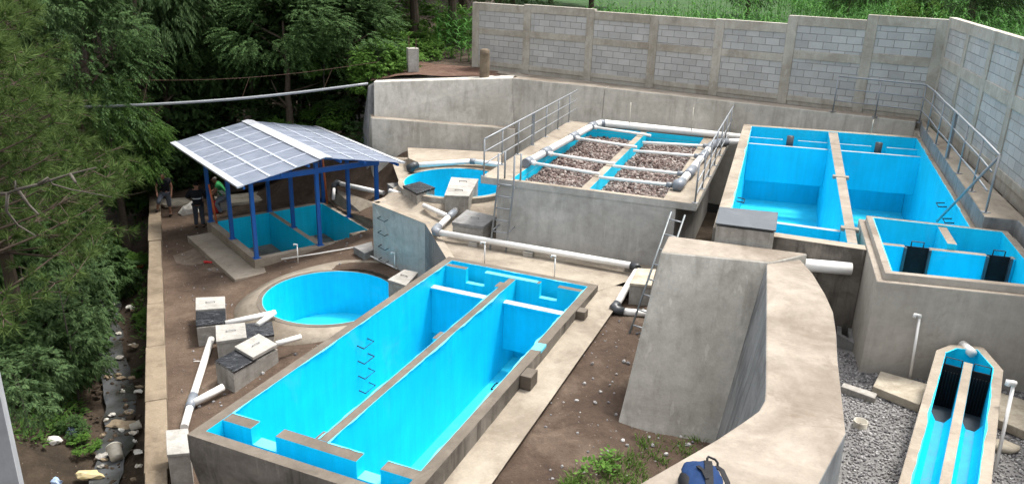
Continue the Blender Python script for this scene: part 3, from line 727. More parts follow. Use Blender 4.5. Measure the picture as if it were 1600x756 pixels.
t = thing('roofed_shelter', 'open shelter of blue steel posts carrying a translucent gable roof over the drying bed', 'shelter', (*SL(SP, SP), BZ))
pz = [3.06, 3.42, 3.06]
for i in range(3):
    for j in range(3):
        b = MB(); c = SL(i * SP, j * SP)
        b.box((*c, BZ + .012), .12, .12, pz[i] - .13 - BZ, math.atan2(E1.y, E1.x)); pst = b.build('post', M['bluesteel'], t, bevel=.008)
        b = MB(); b.box((*c, BZ + .001), .22, .22, .012, math.atan2(E1.y, E1.x)); b.build('base_plate', M['bluesteel'], pst)
        b = MB(); b.box((*c, pz[i] - .118), .2, .16, .014, math.atan2(E1.y, E1.x)); b.build('cap_plate', M['bluesteel'], pst)
EZ, RZ = 3.10, 3.60; ov = .52
def roofz(u): return RZ - (RZ - EZ) * abs(u - SP) / (SP + ov)
for j in range(3):
    b = MB(); v = j * SP; vv = v + (.0)
    b.hull([(*SL(-.1, vv - .06), pz[0] - .1), (*SL(2*SP + .1, vv - .06), pz[0] - .1), (*SL(2*SP + .1, vv + .06), pz[0] - .1), (*SL(-.1, vv + .06), pz[0] - .1)],
           [(*SL(-.1, vv - .06), pz[0] + .06), (*SL(2*SP + .1, vv - .06), pz[0] + .06), (*SL(2*SP + .1, vv + .06), pz[0] + .06), (*SL(-.1, vv + .06), pz[0] + .06)])
    b.build('tie_beam', M['bluesteel'], t, bevel=.006)
    for sgn in (-1, 1):
        u0 = SP; u1 = SP + sgn * (SP + .42); b = MB(); za = roofz(u0) - .16; zb = roofz(u1) - .13
        pts = [SL(u0, vv - .062), SL(u1, vv - .062), SL(u1, vv + .062), SL(u0, vv + .062)]; zz = [za, zb, zb, za]
        if sgn < 0: pts = pts[::-1]; zz = zz[::-1]
        b.hull([(*p, z) for p, z in zip(pts, zz)], [(*p, z + .13) for p, z in zip(pts, zz)]); b.build('rafter', M['bluesteel'], t)
for u in (-.45, SP * .35, SP * .75, SP * 1.25, SP * 1.65, 2*SP + .45):
    b = MB(); z = roofz(u) - .05; b.hull([(*SL(u - .03, -.72), z - .06), (*SL(u + .03, -.72), z - .06), (*SL(u + .03, 2*SP + 1.4), z - .06), (*SL(u - .03, 2*SP + 1.4), z - .06)], [(*SL(u - .03, -.72), z + .02), (*SL(u + .03, -.72), z + .02), (*SL(u + .03, 2*SP + 1.4), z + .02), (*SL(u - .03, 2*SP + 1.4), z + .02)])
    b.build('purlin', M['bluesteel'], t)
V0, V1 = -.78, 2*SP + 1.52
for sgn in (-1, 1):
    b = MB(); nv = 150; ue = SP + sgn * (SP + ov + .12); ur = SP + sgn * .02; ix = []
    for k in range(nv + 1):
        v = lerp(V0, V1, k / nv); dz = .014 * math.sin(k / nv * (V1 - V0) / .15 * 2 * PI)
        for u in (ur, ue):
            b.v.append((*SL(u, v), roofz(u) + .03 + dz))
            b.v.append((*SL(u, v), roofz(u) + .022 + dz))
    for k in range(nv):
        a = k * 4
        fs = [(a, a+2, a+6, a+4), (a+1, a+5, a+7, a+3), (a+2, a+3, a+7, a+6), (a, a+4, a+5, a+1)]
        if sgn > 0: fs = [f[::-1] for f in fs]
        for f in fs[:4]: b.f.append(f[::-1]); b.m.append(0)
    sh = b.build('roof_sheet', M['sheet'], t, smooth=False)
    nl = 7
    b = MB()                                                 # the overlaps between sheets and the purlin lines
    for k in range(1, nl):
        v = lerp(V0, V1, k / nl); w_ = .035
        pts = [SL(ur, v - w_), SL(ue, v - w_), SL(ue, v + w_), SL(ur, v + w_)]; zz = [roofz(ur), roofz(ue), roofz(ue), roofz(ur)]
        if sgn < 0: pts = pts[::-1]; zz = zz[::-1]
        b.hull([(*p, z + .030) for p, z in zip(pts, zz)], [(*p, z + .052) for p, z in zip(pts, zz)])
    for f_ in (.36, .68):
        u = SP + sgn * (SP + ov) * f_; w_ = .04; us = sorted((u - w_, u + w_))
        pts = [SL(us[0], V0), SL(us[1], V0), SL(us[1], V1), SL(us[0], V1)]; zz = [roofz(us[0]), roofz(us[1]), roofz(us[1]), roofz(us[0])]
        b.hull([(*p, z + .031) for p, z in zip(pts, zz)], [(*p, z + .055) for p, z in zip(pts, zz)])
    b.build('sheet_lap', M['lap'], sh)
    b = MB(); us = sorted((ue - sgn * .16, ue + sgn * .03)); pts = [SL(us[0], V0 - .02), SL(us[1], V0 - .02), SL(us[1], V1 + .02), SL(us[0], V1 + .02)]; zz = [roofz(us[0]), roofz(us[1]), roofz(us[1]), roofz(us[0])]
    b.hull([(*p, z + .005) for p, z in zip(pts, zz)], [(*p, z + .06) for p, z in zip(pts, zz)]); b.build('eave_trim', M['roofwhite'], t)
b = MB()
for sgn in (-1, 1):
    us = sorted((SP, SP + sgn * .22)); pts = [SL(us[0], V0 - .03), SL(us[1], V0 - .03), SL(us[1], V1 + .03), SL(us[0], V1 + .03)]; zz = [roofz(us[0]), roofz(us[1]), roofz(us[1]), roofz(us[0])]
    b.hull([(*p, z + .05) for p, z in zip(pts, zz)], [(*p, z + .075) for p, z in zip(pts, zz)])
b.build('ridge_cap', M['roofwhite'], t)

# ------------------------------------------------------------------ pipes
def pipe(label, parts, name='pipe', cat='pipe', group=None, loc=None):
    """parts: (kind, points, radius, material)"""
    first = Vector(parts[0][1][0]); t = thing(name, label, cat, first, 0, group)
    for nm, pts, r, m in parts:
        b = MB(); b.tube(pts, r, 14); b.build(nm, M[m], t, smooth='auto')
    for o in t.children:
        for p in o.data.polygons: p.use_smooth = len(p.vertices) == 4
    return t
def pp(l, z): return [at(*p[:2], (p[2] if len(p) > 2 else z)) for p in l]
z = PAV + .21
mainp = pp([(684, 363), (840, 389.5), (992, 416)], z)
pipe('long white pipe lying on cinder blocks across the terrace in front of the filter tank', [('straight', pp([(713, 327), (683, 357)], z), .085, 'pvc'), ('branch', pp([(662, 321), (700, 338)], z), .07, 'pvc'), ('tee', pp([(700, 340), (710, 331)], z), .105, 'pvcgrey'),
    ('elbow', pp([(685, 354), (680, 359), (681, 362), (688, 364)], z), .11, 'pvcgrey'), ('straight', mainp, .085, 'pvc'), ('elbow', pp([(986, 415), (994, 417), (996, 420)], z), .10, 'pvcdark')])
pipe('white pipe bending down round the beige box beside the leaning ladder', [('straight', pp([(994, 424, 2.6), (964, 475, 2.5)], 0), .08, 'pvc'), ('elbow', pp([(965, 474, 2.5), (960, 480, 2.45), (963, 484, 2.42), (975, 487, 2.4)], 0), .10, 'pvcdark'), ('straight', pp([(974, 486.5, 2.4), (1012, 490, 2.4)], 0), .08, 'pvc')])
for (px, py), l in (((740, 384), 'cinder block under the white pipe just left of the grey slab box ladder'), ((826, 400), 'cinder block propping the white pipe right of the vertical ladder'), ((985, 423), 'cinder block at the dark elbow end of the white pipe')):
    b = MB(); c = at(px, py, PAV); b.box((c.x, c.y, PAV), .26, .18, .13, -.36); tag(b.build('cinder_block', M['box'], bevel=.01), l, 'block', 'cinder blocks under the terrace pipe')
pipe('white pipe from the leftmost yard box to the rim of the round yard tank', [('straight', pp([(352, 505, .55), (431, 488, .62)], 0), .075, 'pvc')])
pipe('short white pipe from the middle yard box joining over the round tank rim', [('straight', pp([(402, 508, .6), (429, 487.5, .70)], 0), .075, 'pvc')])
pipe('short white pipe end leaning out beside the long tank rim', [('straight', pp([(431, 537, .62), (470, 526, .62)], 0), .07, 'pvc')])
pipe('white forked pipe running down the dirt yard to the near corner of the long tank', [('straight', [atg(331, 538) + Vector((0, 0, .16)), atg(300, 636) + Vector((0, 0, .14)), atg(289, 676) + Vector((0, 0, .14))], .085, 'pvc'), ('tee', [atg(303.5, 626) + Vector((0, 0, .14)), atg(297, 646) + Vector((0, 0, .14))], .105, 'pvcgrey'), ('branch', [atg(303, 638) + Vector((0, 0, .14)), atg(350, 616) + Vector((0, 0, .2))], .085, 'pvc')])
pipe('white pipe behind the shelter running from the slope to the upper round tank', [('elbow', pp([(522, 302, 1.0), (522, 289, 1.30), (527, 285.5, 1.36), (533, 287, 1.36)], 0), .10, 'pvcdark'), ('straight', pp([(530, 286.5, 1.36), (600, 302, 1.36)], 0), .085, 'pvc'), ('drop', pp([(521, 312, .8), (522, 294, 1.2)], 0), .06, 'pvc')])
pipe('short white pipe stub entering the terrace edge beside the film lidded box', [('straight', pp([(609, 298, 2.6), (629, 304, 2.6)], 0), .07, 'pvc')])
pipe('white pipe with dark elbow along the back rim of the upper round tank', [('elbow', pp([(642, 268, 2.75), (641, 263, 3.0), (646, 259, 3.08), (652, 258, 3.08)], 0), .115, 'pvcdark'), ('straight', pp([(650, 258.2, 3.08), (738, 252, 3.08)], 0), .085, 'pvc'), ('coupling', pp([(734, 252.3, 3.08), (744, 252.5, 3.08)], 0), .10, 'pvcgrey'), ('straight', pp([(742, 252.6, 3.08), (790, 259, 3.08)], 0), .085, 'pvc')])
pipe('stout white pipe emerging behind the thick wall below the right hand pool', [('straight', pp([(1225, 411), (1330, 420)], 4.68), .115, 'pvc')])
pipe('thin white water line along the ground from the drying bed to the terrace wall', [('straight', [atg(440, 414) + Vector((0, 0, .2)), atg(495, 401) + Vector((0, 0, .1)), atg(552, 389) + Vector((0, 0, .05)), atg(620, 422) + Vector((0, 0, .05))], .022, 'pvc')])
def tap(label, px, py, z, h, lean=(0, 0), r=.018, m='pvc', spout=True):
    p = at(px, py, z); q = p + Vector((lean[0], lean[1], h)); t = thing('water_tap', label, 'tap', p, 0, 'thin standpipes')
    b = MB(); b.tube([p, q], r, 8); b.build('riser', M[m], t, smooth=True)
    if not spout: return
    b = MB(); b.tube([q - Vector((0, 0, .02)), q + Vector((0, 0, .03)), q + Vector((-.09, -.02, .05)), q + Vector((-.10, -.02, 0))], r * 1.35, 8); b.build('spout', M['pvc'], t, smooth=True)
tap('white standpipe on the near edge of the drying bed', 466, 412, .33, .62)
tap('short white standpipe at the foot of the terrace wall', 617, 418, .7, .45)
tap('grey standpipe at the far left part of the long tank rim', 757, 411, PAV, .52)
tap('white standpipe behind the far right chamber of the long tank', 866, 433, PAV, .52)
tap('thin pipe against the back retaining wall near the stone filter corner', 983, 195, 4.45, .75, (0, 0), .016, 'bucket', False)
tap('thin pipe on the back retaining wall left of the right railing', 1080, 204, 4.5, .75, (0, 0), .016, 'bucket', False)
tap('low grey pipe on the back wall above the right hand pool', 1361, 208, 5.08, .4, (0, 0), .016, 'bucket', False)
_a = at(1421, 594, GRV + .1); _b = aty(1437, 495, _a.y + .16); tap('tall grey pipe leaning against the front of the small screen tank', 1421, 594, GRV + .1, _b.z - _a.z, (_b.x - _a.x, .16), .022)
tap('white topped standpipe standing right of the screen channel', 1551, 752, 3.3, 1.25, (.22, .42), .024)

# ------------------------------------------------------------------ stone filter tank
f0, f1, f2, f3 = (at(*p, FIL).to_2d() for p in ((751, 276), (1089, 319), (1152, 215), (909, 191)))
fb = (f1 - f0).normalized(); fa = Vector((-fb.y, fb.x)); fw = (f1 - f0).length; fl_ = ((f3 - f0).dot(fa) + (f2 - f1).dot(fa)) / 2
def FL(u, v): return f0 + fb * u + fa * v
def fq(u0, v0, u1, v1): return [FL(u0, v0), FL(u1, v0), FL(u1, v1), FL(u0, v1)]
def floc(px, py, z=FIL):
    d = at(px, py, z).to_2d() - f0; return d.dot(fb), d.dot(fa)
iu0 = floc(803, 277)[0]; iu1 = floc(1037, 309)[0]; iv0 = .16; iv1 = fl_ - .55
du0, du1 = floc(910, 291)[0], floc(925, 297)[0]; du0, du1 = (iu0 + iu1) / 2 - .11, (iu0 + iu1) / 2 + .11
t = thing('filter_tank', 'raised grey filter tank with overhanging walkways and two stone filled chambers', 'water tank', (*FL(fw / 2, fl_ / 2), PAV))
b = MB(); b.ring(fq(iu0 - .35, .02, iu1 + .35, fl_ - .1), fq(iu0, iv0, iu1, iv1), PAV - 1.2, FIL - .182, 0, 1, 0, PAV); b.build('wall', [M['grey'], M['blue']], t, bevel=.012)
b = MB(); b.ring(fq(0, 0, fw, fl_), fq(iu0 + .001, iv0 + .001, iu1 - .001, iv1 - .001), FIL - .18, FIL, 0, 1, 2); b.build('walkway_deck', [M['grey'], M['blue'], M['pave']], t, bevel=.015)
b = MB(); b.prism(fq(du0, iv0 + .002, du1, iv1 - .002), PAV, FIL - .006, 1, 0); b.build('divider_wall', [M['pave'], M['blue']], t, bevel=.01)
b = MB(); b.prism(fq(iu0 - .1, iv0 - .05, iu1 + .1, iv1 + .1), PAV + .02, PAV + .2); b.build('floor', M['grey'], t)
b = MB()
for u in (iu0 - .2, iu1 + .2):
    for v in (1.2, 3.2, 5.4): b.prism(fq(u - .12 if u < 1 else u, v, u if u < 1 else u + .5, v + .25), FIL - .55, FIL - .19)
b.build('corbel', M['grey'], t)
st = MB(); rn = random.Random(21)
SZ = FIL - .31
for u0, u1 in ((iu0, du0), (du1, iu1)):
    st.prism(fq(u0 + .003, iv0 + .003, u1 - .003, iv1 - .003), PAV + .25, SZ - .07)
    k = 0; area = (u1 - u0) * (iv1 - iv0)
    for k in range(int(area * 330)):
        u = rn.uniform(u0 + .04, u1 - .04); v = rn.uniform(iv0 + .04, iv1 - .04); r_ = rn.uniform(.022, .058)
        p = FL(u, v); zz = SZ - .05 + .06 * noise.noise((u * 1.3, v * 1.3, 8)) + rn.uniform(-.02, .035)
        st.rock((*p, zz), r_, rn)
tag(st.build('filter_stones', M['lava']), 'reddish grey broken stones filling both chambers of the filter tank', 'stones', kind='stuff')
# distribution manifolds
ZP = FIL + .13
def onz(l, z=ZP): return [at(*p, z) for p in l]
def manifold(label, main, lats, cap, tees, end):
    t = thing('distribution_pipe', label, 'pipe', at(*main[0], FIL), 0, 'distribution pipes on the filter tank')
    def bt(nm, pts, r, m, sm=True):
        b = MB(); b.tube(pts, r, 14); o = b.build(nm, M[m], t, smooth='auto')
        for p in o.data.polygons: p.use_smooth = len(p.vertices) == 4
        return o
    bt('main_pipe', onz(main), .105, 'pvc')
    for a, c in lats: bt('lateral', [at(*a, ZP - .02), at(*c, ZP - .06)], .042, 'pvc')
    for p, q in tees: bt('coupling', onz([p, q]), .13, 'pvcgrey')
    bt('end_elbow', onz(cap), .125, 'pvcgrey')
    for a, c in lats:
        p = at(*a, ZP - .02); q = at(*c, ZP - .06); d = (q - p).normalized()
        bt('collar', [p - d * .06, p + d * .09], .07, 'pvcgrey' if end else 'pvc')
    if end: bt('feed_pipe', onz(end), .105, 'pvc')
    return t
manifold('left white distribution pipe with grey tees over the filter stones', [(824, 253.5), (928, 195.5), (940, 192.5), (1170, 215.5)],
    [((832, 254.6), (937, 272)), ((859, 240.3), (960.7, 256)), ((901.6, 216), (995, 230)), ((929, 199), (1017, 212))], [(821, 255), (828, 251)],
    [((848, 240), (857, 235)), ((891, 216), (900, 211)), ((921, 199), (929, 195)), ((936, 192.8), (945, 193))], None)
manifold('right white distribution pipe with grey elbows beside the filter railing', [(1062, 288), (1112, 227.5)],
    [((1047, 289), (936, 277)), ((1064, 271.7), (957.7, 259.4)), ((1089.6, 244), (989.4, 235.6)), ((1102.5, 228.2), (1004, 222.7))], [(1052, 289), (1060, 290), (1066, 284)],
    [((1074, 274), (1083, 264)), ((1095, 248), (1102, 240))], [(1134, 222), (1168, 222)])
b = MB(); b.tube(onz([(1106, 234), (1112, 227), (1122, 222.8), (1136, 222)]), .125, 14); o = b.build('elbow', M['pvcgrey'], [x for x in COL.objects if x.name.startswith('distribution_pipe')][-1], smooth='auto')
for p in o.data.polygons: p.use_smooth = len(p.vertices) == 4

# ------------------------------------------------------------------ railings
def railing(label, feet, h, rails, m='galv', wide=(), ext=None, ends=(0, 0)):
    t = thing('railing', label, 'railing', feet[0], 0)
    for k, p in enumerate(feet):
        b = MB()
        if k in wide: b.box(p, .09, .05, h, .4); 
        else: b.tube([p, p + Vector((0, 0, h))], .021, 8)
        pst = b.build('post', M[m], t, smooth=k not in wide)
        b = MB(); b.box(p, .13, .13, .012, .38); b.build('base_plate', M[m], pst)
    line = list(feet) + ([ext] if ext else [])
    for k, z in enumerate(rails):
        pts = [p + Vector((0, 0, z)) for p in (line if k == 0 else line)]
        if k and ends[1]: pts[-1] = lerp(pts[-2], pts[-1], .82)
        b = MB(); b.tube(pts, .024 if k == 0 else .018, 8); b.build('rail', M[m], t, smooth=True)
    return t
def onedge(u, v): return Vector((*FL(u, v), FIL))
fe = [onedge(.06, lerp(.08, fl_ - .25, k / 6)) for k in range(7)]
railing('grey steel railing on the left walkway of the filter tank', fe, 1.0, (1.0, .66, .33), wide=(3,), ext=onedge(.06, fl_ + .75))
fe = [onedge(fw - .06, lerp(.08, fl_ - .2, k / 6)) for k in range(7)]
railing('grey steel railing on the right walkway of the filter tank', fe, 1.0, (1.0, .52, .2), ext=onedge(fw - .06, fl_ + .5))
RZW = 5.4
fe = [at(*p, RET + .01) for p in ((1301, 175), (1367, 182.5), (1436, 191.5))] + [at(*p, RZW) for p in ((1448, 205), (1462, 226), (1479, 247), (1496.5, 271), (1518, 299), (1540, 332))]
rl = railing('long galvanised railing bending round the corner above the right hand pool', fe, 1.12, (1.12, .74, .36), wide=(5,), ends=(0, 1))
b = MB(); b.tube([fe[-1] + Vector((0, 0, 1.1)), at(1464, 346, 4.5)], .026, 8); b.build('brace', M['galv'], rl, smooth=True)

# ------------------------------------------------------------------ ladders
t = thing('ladder', 'vertical grey steel ladder fixed to the front of the filter tank', 'ladder', at(788, 398, PAV))
lf = floc(790, 284); lu = lf[0]
for s in (-.22, .22):
    p = FL(lu + s, -.16); b = MB(); b.tube([(*FL(lu + s, -.62), PAV), (*p, FIL - .1), (*p, FIL + .72)], .024, 8); b.build('side_rail', M['galv'], t, smooth=True)
    p2 = FL(lu + s + .09, -.02); b = MB(); b.tube([(*FL(lu + s + .09, .1), FIL + .0), (*FL(lu + s + .09, .1), FIL + .72)], .024, 8); b.build('hand_bar', M['galv'], t, smooth=True)
    for z in (2.95, 4.05): 
        b = MB(); b.tube([(*FL(lu + s, lerp(-.62, -.16, (z - PAV) / (FIL - .1 - PAV))), z), (*FL(lu + s, .03), z)], .018, 8); b.build('wall_bracket', M['galv'], t, smooth=True)
for k in range(6):
    z = PAV + .18 + k * .3; vv = lerp(-.62, -.16, min(1, (z - PAV) / (FIL - .1 - PAV))); b = MB(); b.tube([(*FL(lu - .22, vv), z), (*FL(lu + .22, vv), z)], .017, 8); b.build('rung', M['galv'], t, smooth=True)
lp0, lp1 = at(975, 546, 1.98), at(1049, 331, 4.6); wv = Vector((.26, -.2, 0))
t = thing('ladder', 'dark steel ladder leaning behind the end of the thick concrete wall', 'ladder', lp0)
for s in (0, 1):
    b = MB(); b.tube([lp0 + wv * s, lp1 + wv * s], .024, 8); b.build('side_rail', M['steel'], t, smooth=True)
for k in range(9):
    p = lerp(lp0, lp1, (k + .6) / 9.1); b = MB(); b.tube([p, p + wv], .017, 8); b.build('rung', M['galv'], t, smooth=True)

# ------------------------------------------------------------------ right hand pool
pl0, pl1 = at(1144, 326, P3).to_2d(), at(1175, 197.4, P3).to_2d(); pr0, pr1 = at(1512, 350, P3).to_2d(), at(1432, 216, P3).to_2d()
pn0, pn1 = at(1213, 363, P3).to_2d(), at(1328, 379.5, P3).to_2d()
NL = isect(pl0, pl1, pn0, pn1); NR = isect(pr0, pr1, pn0, pn1); inner = [NL, NR, pr1, pl1]
outer = offs(inner, -.26)
t = thing('clarifier_pool', 'wide blue clarifier pool with two chambers at the foot of the block walls', 'water tank', (*(sum(inner, Vector((0, 0))) / 4), P3 - 2.4))
PF = P3 - 2.3
_k0, _k1, _k2 = at(1353.5, 336.5, 5.2).to_2d(), at(1575, 361, 5.2).to_2d(), at(1383, 426, 5.2).to_2d()   # corners of the screen tank
_off = .115; _e = (_k0 - _k2).normalized(); _n = Vector((-_e.y, _e.x)) * _off
nc_in = isect(NL, NR, _k2 + _n, _k0 + _n); nc_out = isect(outer[0], outer[1], _k2 + _n, _k0 + _n)
_f = (_k1 - _k0).normalized(); _m = Vector((-_f.y, _f.x)) * _off
wkd = (pr1 - NR).normalized(); wkn = Vector((wkd.y, -wkd.x))
rc_in = isect(NR, pr1, _k0 + _m, _k1 + _m); rc_out = isect(outer[1], outer[2], _k0 + _m, _k1 + _m)
for nm, poly, sd_ in (('left_wall', [outer[0], inner[0], inner[3], outer[3]], [0, 1, 0, 0]), ('near_wall', [outer[0], nc_out, nc_in, inner[0]], [0, 0, 1, 0]), ('right_wall', [rc_in, rc_in + wkn * .118, inner[2] + wkn * .118, inner[2]], [0, 0, 0, 1]), ('far_wall', [inner[3], inner[2], outer[2], outer[3]], [1, 0, 0, 0])):
    b = MB(); b.prism(poly, 1.6, P3, sd_, 2); b.build(nm, [M['rimside'], M['blue'], M['pave']], t, bevel=.012)
b = MB(); b.prism(inner, PF - .2, PF, 0, 1); b.build('floor', [M['rimside'], M['bluefloor']], t)
cA0, cA1 = at(1321, 362, P3).to_2d(), at(1296, 216, P3).to_2d(); cB0, cB1 = at(1337, 362, P3).to_2d(), at(1311, 217, P3).to_2d()
cn = isect(cA0, cA1, NL, NR); cn2 = isect(cB0, cB1, NL, NR)
cf = isect(cA0, cA1, pl1, pr1); cf2 = isect(cB0, cB1, pl1, pr1)
b = MB(); b.prism([lerp(cn, cf, .002), lerp(cn2, cf2, .002), lerp(cn2, cf2, .998), lerp(cn, cf, .998)], PF, P3 - .004, 1, 0)
for f_ in (.08, .47):
    m1 = lerp(cn, cf, f_); m2 = lerp(cn2, cf2, f_); d = (m2 - m1).normalized() * .07; e = (cf - cn).normalized() * .16
    b.prism([m1 - d, m2 + d, m2 + d + e, m1 - d + e], P3 - .06, P3 + .012, 0, 0)
b.build('divider_wall', [M['walltop'], M['blue']], t, bevel=.01)
for p, q, in ((inner[3], inner[0]), (rc_in, inner[2]), (inner[2], inner[3])):
    b = MB(); rails_strip(b, q, p, P3 + .002, .006, .04, rn); b.build('paint_edge', M['bluepale'], t)
def cross(f, side):
    """point at fraction f (0 near, 1 far) on the left wall, the divider or the right wall"""
    return {'l': lerp(NL, pl1, f), 'c': lerp(cn, cf, f), 'd': lerp(cn2, cf2, f), 'r': lerp(NR, pr1, f)}[side]
for a, c in (('l', 'c'), ('d', 'r')):
    for f_, z0, z1, th_ in ((.875, PF + .95, P3 - .26, .11), (.945, P3 - .55, P3 - .22, .06)):
        p, q = cross(f_, a), cross(f_, c); d = (q - p).normalized()
        if th_ < .1:
            mid = lerp(p, q, .43); mid2 = lerp(p, q, .62)
            for s_, e_ in ((p, mid), (mid2, q)):
                b = MB(); b.seg(s_ + d * .004, e_ - d * .004, th_, z0, z1, 1, 0); b.build('weir_plate', [M['white'], M['blue']], t)
            b = MB(); c_ = lerp(p, q, .52); b.tube([(*c_, P3 - .7), (*c_, P3 - .1)], .10, 14); b.build('outlet_pipe', M['pvcdark'], t, smooth='auto')
        else:
            b = MB(); b.seg(p + d * .004, q - d * .004, th_, z0, z1, 1, 0); b.build('baffle', [M['white'], M['blue']], t, bevel=.006)
    f_ = .155; p, q = cross(f_, a), cross(f_, c); d = (q - p).normalized(); b = MB(); b.seg(p + d * .004, q - d * .004, .13, PF, P3 - .3, 1, 0); b.build('weir_wall', [M['white'], M['blue']], t, bevel=.006)
def wallrung(t, p, n, d, z):
    b = MB(); b.tube([(*p, z), (*(p + n * .17), z - .02), (*(p + n * .17 + d * .33), z - .02), (*(p + d * .33), z)], .014, 6); b.build('rung', M['iron'], t)
dl = (pl1 - NL).normalized(); dr = (pr1 - NR).normalized()
for k, z in enumerate((P3 - .25, P3 - .6, P3 - .95)): wallrung(t, cross(.36, 'l'), Vector((dl.y, -dl.x)), dl, z - .3)
for k, (px, py) in enumerate(((1470, 272), (1460, 306), (1448, 342))):
    wallrung(t, cross((.42, .32, .2)[k], 'r'), Vector((-dr.y, dr.x)), dr, P3 - .3 - .05 * k)
# outer ledge wall carrying the walkway on the right
wk0, wk1 = at(1432, 190, RZW).to_2d(), at(1574, 360, RZW).to_2d(); wd = (wk1 - wk0).normalized()
wk = [pr1 + wkn * .12 + wkd * .3, rc_in + wkn * .12, isect(_k0 + _m, _k1 + _m, _k1 + Vector((.16, 0)), _k1 - _e + Vector((.16, 0))), _k1 - _e * .2 + Vector((.16, 0)), _k1 - _e * 9 + Vector((.16, 0)), blkC.to_2d() + bd * 16 - Vector((.05, 0)), blkC.to_2d() - Vector((.08, .02))]
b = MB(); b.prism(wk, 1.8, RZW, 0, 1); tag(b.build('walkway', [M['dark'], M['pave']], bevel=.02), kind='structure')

# ------------------------------------------------------------------ retaining walls at the back
t = thing('retaining_wall', 'stepped grey concrete retaining wall with a pale ledge behind the upper round tank', 'retaining wall', (-2.9, 29.3, 1.0))
l0, l1 = at(580, 184, 3.85), at(797, 201, 3.55)
f0_ = Vector((l0.x + .05, l0.y - .25)); f1_ = Vector((l1.x, l1.y - .25))
b = MB()
b.hull([(f0_.x, f0_.y, .6), (f1_.x + .2, f1_.y, .6), (f1_.x + .2, 31.2, .6), (f0_.x - .9, 31.6, .6)], [(l0.x, l0.y, 3.85), (l1.x + .2, l1.y, 3.55), (l1.x + .2, 31.2, 3.55), (l0.x - .5, 31.5, 3.85)], 0, 1); 
b.build('lower_tier', [M['wall'], M['walltop']], t, bevel=.03)
tl, tr = at(583, 128, 5.08), at(800, 122, RET); ul = Vector((l0.x + .05, l0.y + .32)); ur_ = ul + Vector((l1.x + .1 - l0.x, retM.y - max(tl.y, ul.y + .25)))
b = MB(); tl.y = max(tl.y, ul.y + .25); 
b.hull([(ul.x, ul.y, 3.8), (ur_.x, ur_.y, 3.5), (ur_.x + .1, 31.4, 3.5), (ul.x - .3, 31.5, 3.8)], [(tl.x + .02, tl.y, 5.08), (tr.x, tr.y, RET), (tr.x + .1, 31.2, RET), (tl.x, 31.3, 5.08)], 0, 0)
b.build('upper_tier', M['wall'], t, bevel=.03)
b = MB(); b.hull([(f0_.x - 1.25, f0_.y + 2.0, -.2), (f0_.x - .35, f0_.y + .05, -.2), (f0_.x + .0, f0_.y + .1, -.2), (f0_.x - .2, f0_.y + 2.4, -.2)], [(tl.x - .4, tl.y + 1.2, 4.85), (tl.x - .25, tl.y + .25, 4.85), (tl.x + .01, tl.y + .3, 5.0), (tl.x + .01, tl.y + 1.3, 5.0)])
b.build('end_buttress', M['dark'], t, bevel=.04)
b = MB(); b.prism([(-4.0, 28.9), (-3.75, 27.3), (-3.2, 26.55), (-.5, 26.6), (-.4, 28.6)], 2.0, 2.90); b.build('foot_ledge', M['beige'], t, bevel=.02)
t = thing('retaining_wall', 'long grey concrete retaining wall below the block wall behind the stone filter and pool', 'retaining wall', (6, 27.2, 2.4))
rp = [tr.to_2d(), retN.to_2d(), retR.to_2d(), retR.to_2d() + (retR - retN).to_2d().normalized() * .05]
for k in range(2):
    p, q = rp[k], rp[k+1]; d = (q - p).normalized(); nn = Vector((-d.y, d.x)); p_ = p + d * .004; q_ = q - d * .004
    b = MB(); bt_ = .35 if k == 0 else .28
    b.hull([(*(p_ - nn * bt_), 1.8), (*(q_ - nn * .3), 1.8), (*(q_ + nn * .6), 1.8), (*(p_ + nn * .6), 1.8)], [(*p_, RET), (*q_, RET), (*(q_ + nn * .55), RET), (*(p_ + nn * .55), RET)], 0, 1)
    b.build('wall', [M['wall'], M['walltop']], t, bevel=.03)
# paved strip between retaining wall and block wall
b = MB(); d2 = (retR - retN).to_2d().normalized(); n2 = Vector((-d2.y, d2.x))
b.prism([retM.to_2d() + Vector((.3, .5)), retN.to_2d() + n2 * .556, retR.to_2d() + n2 * .556, blkC.to_2d() - Vector((.12, -.05)), blkL.to_2d() + Vector((-.2, -.05))], RET - .6, RET - .03)
tag(b.build('wall_foot_path', M['walltop']), kind='structure')
# soil on top at the left
tsoil = [Vector((-5.6, 30.6)), Vector((-.2, 31.1)), Vector((.6, 31.4)), Vector((-1.6, 33.4)), Vector((-6.2, 35))]
sheet('soil_ledge', tsoil, lambda x, y: 5.3 + .08 * noise.noise((x * 1.5, y * 1.5, 0)) - .25 * sstep(-4.2, -5.8, x), M['topsoil'], .3)

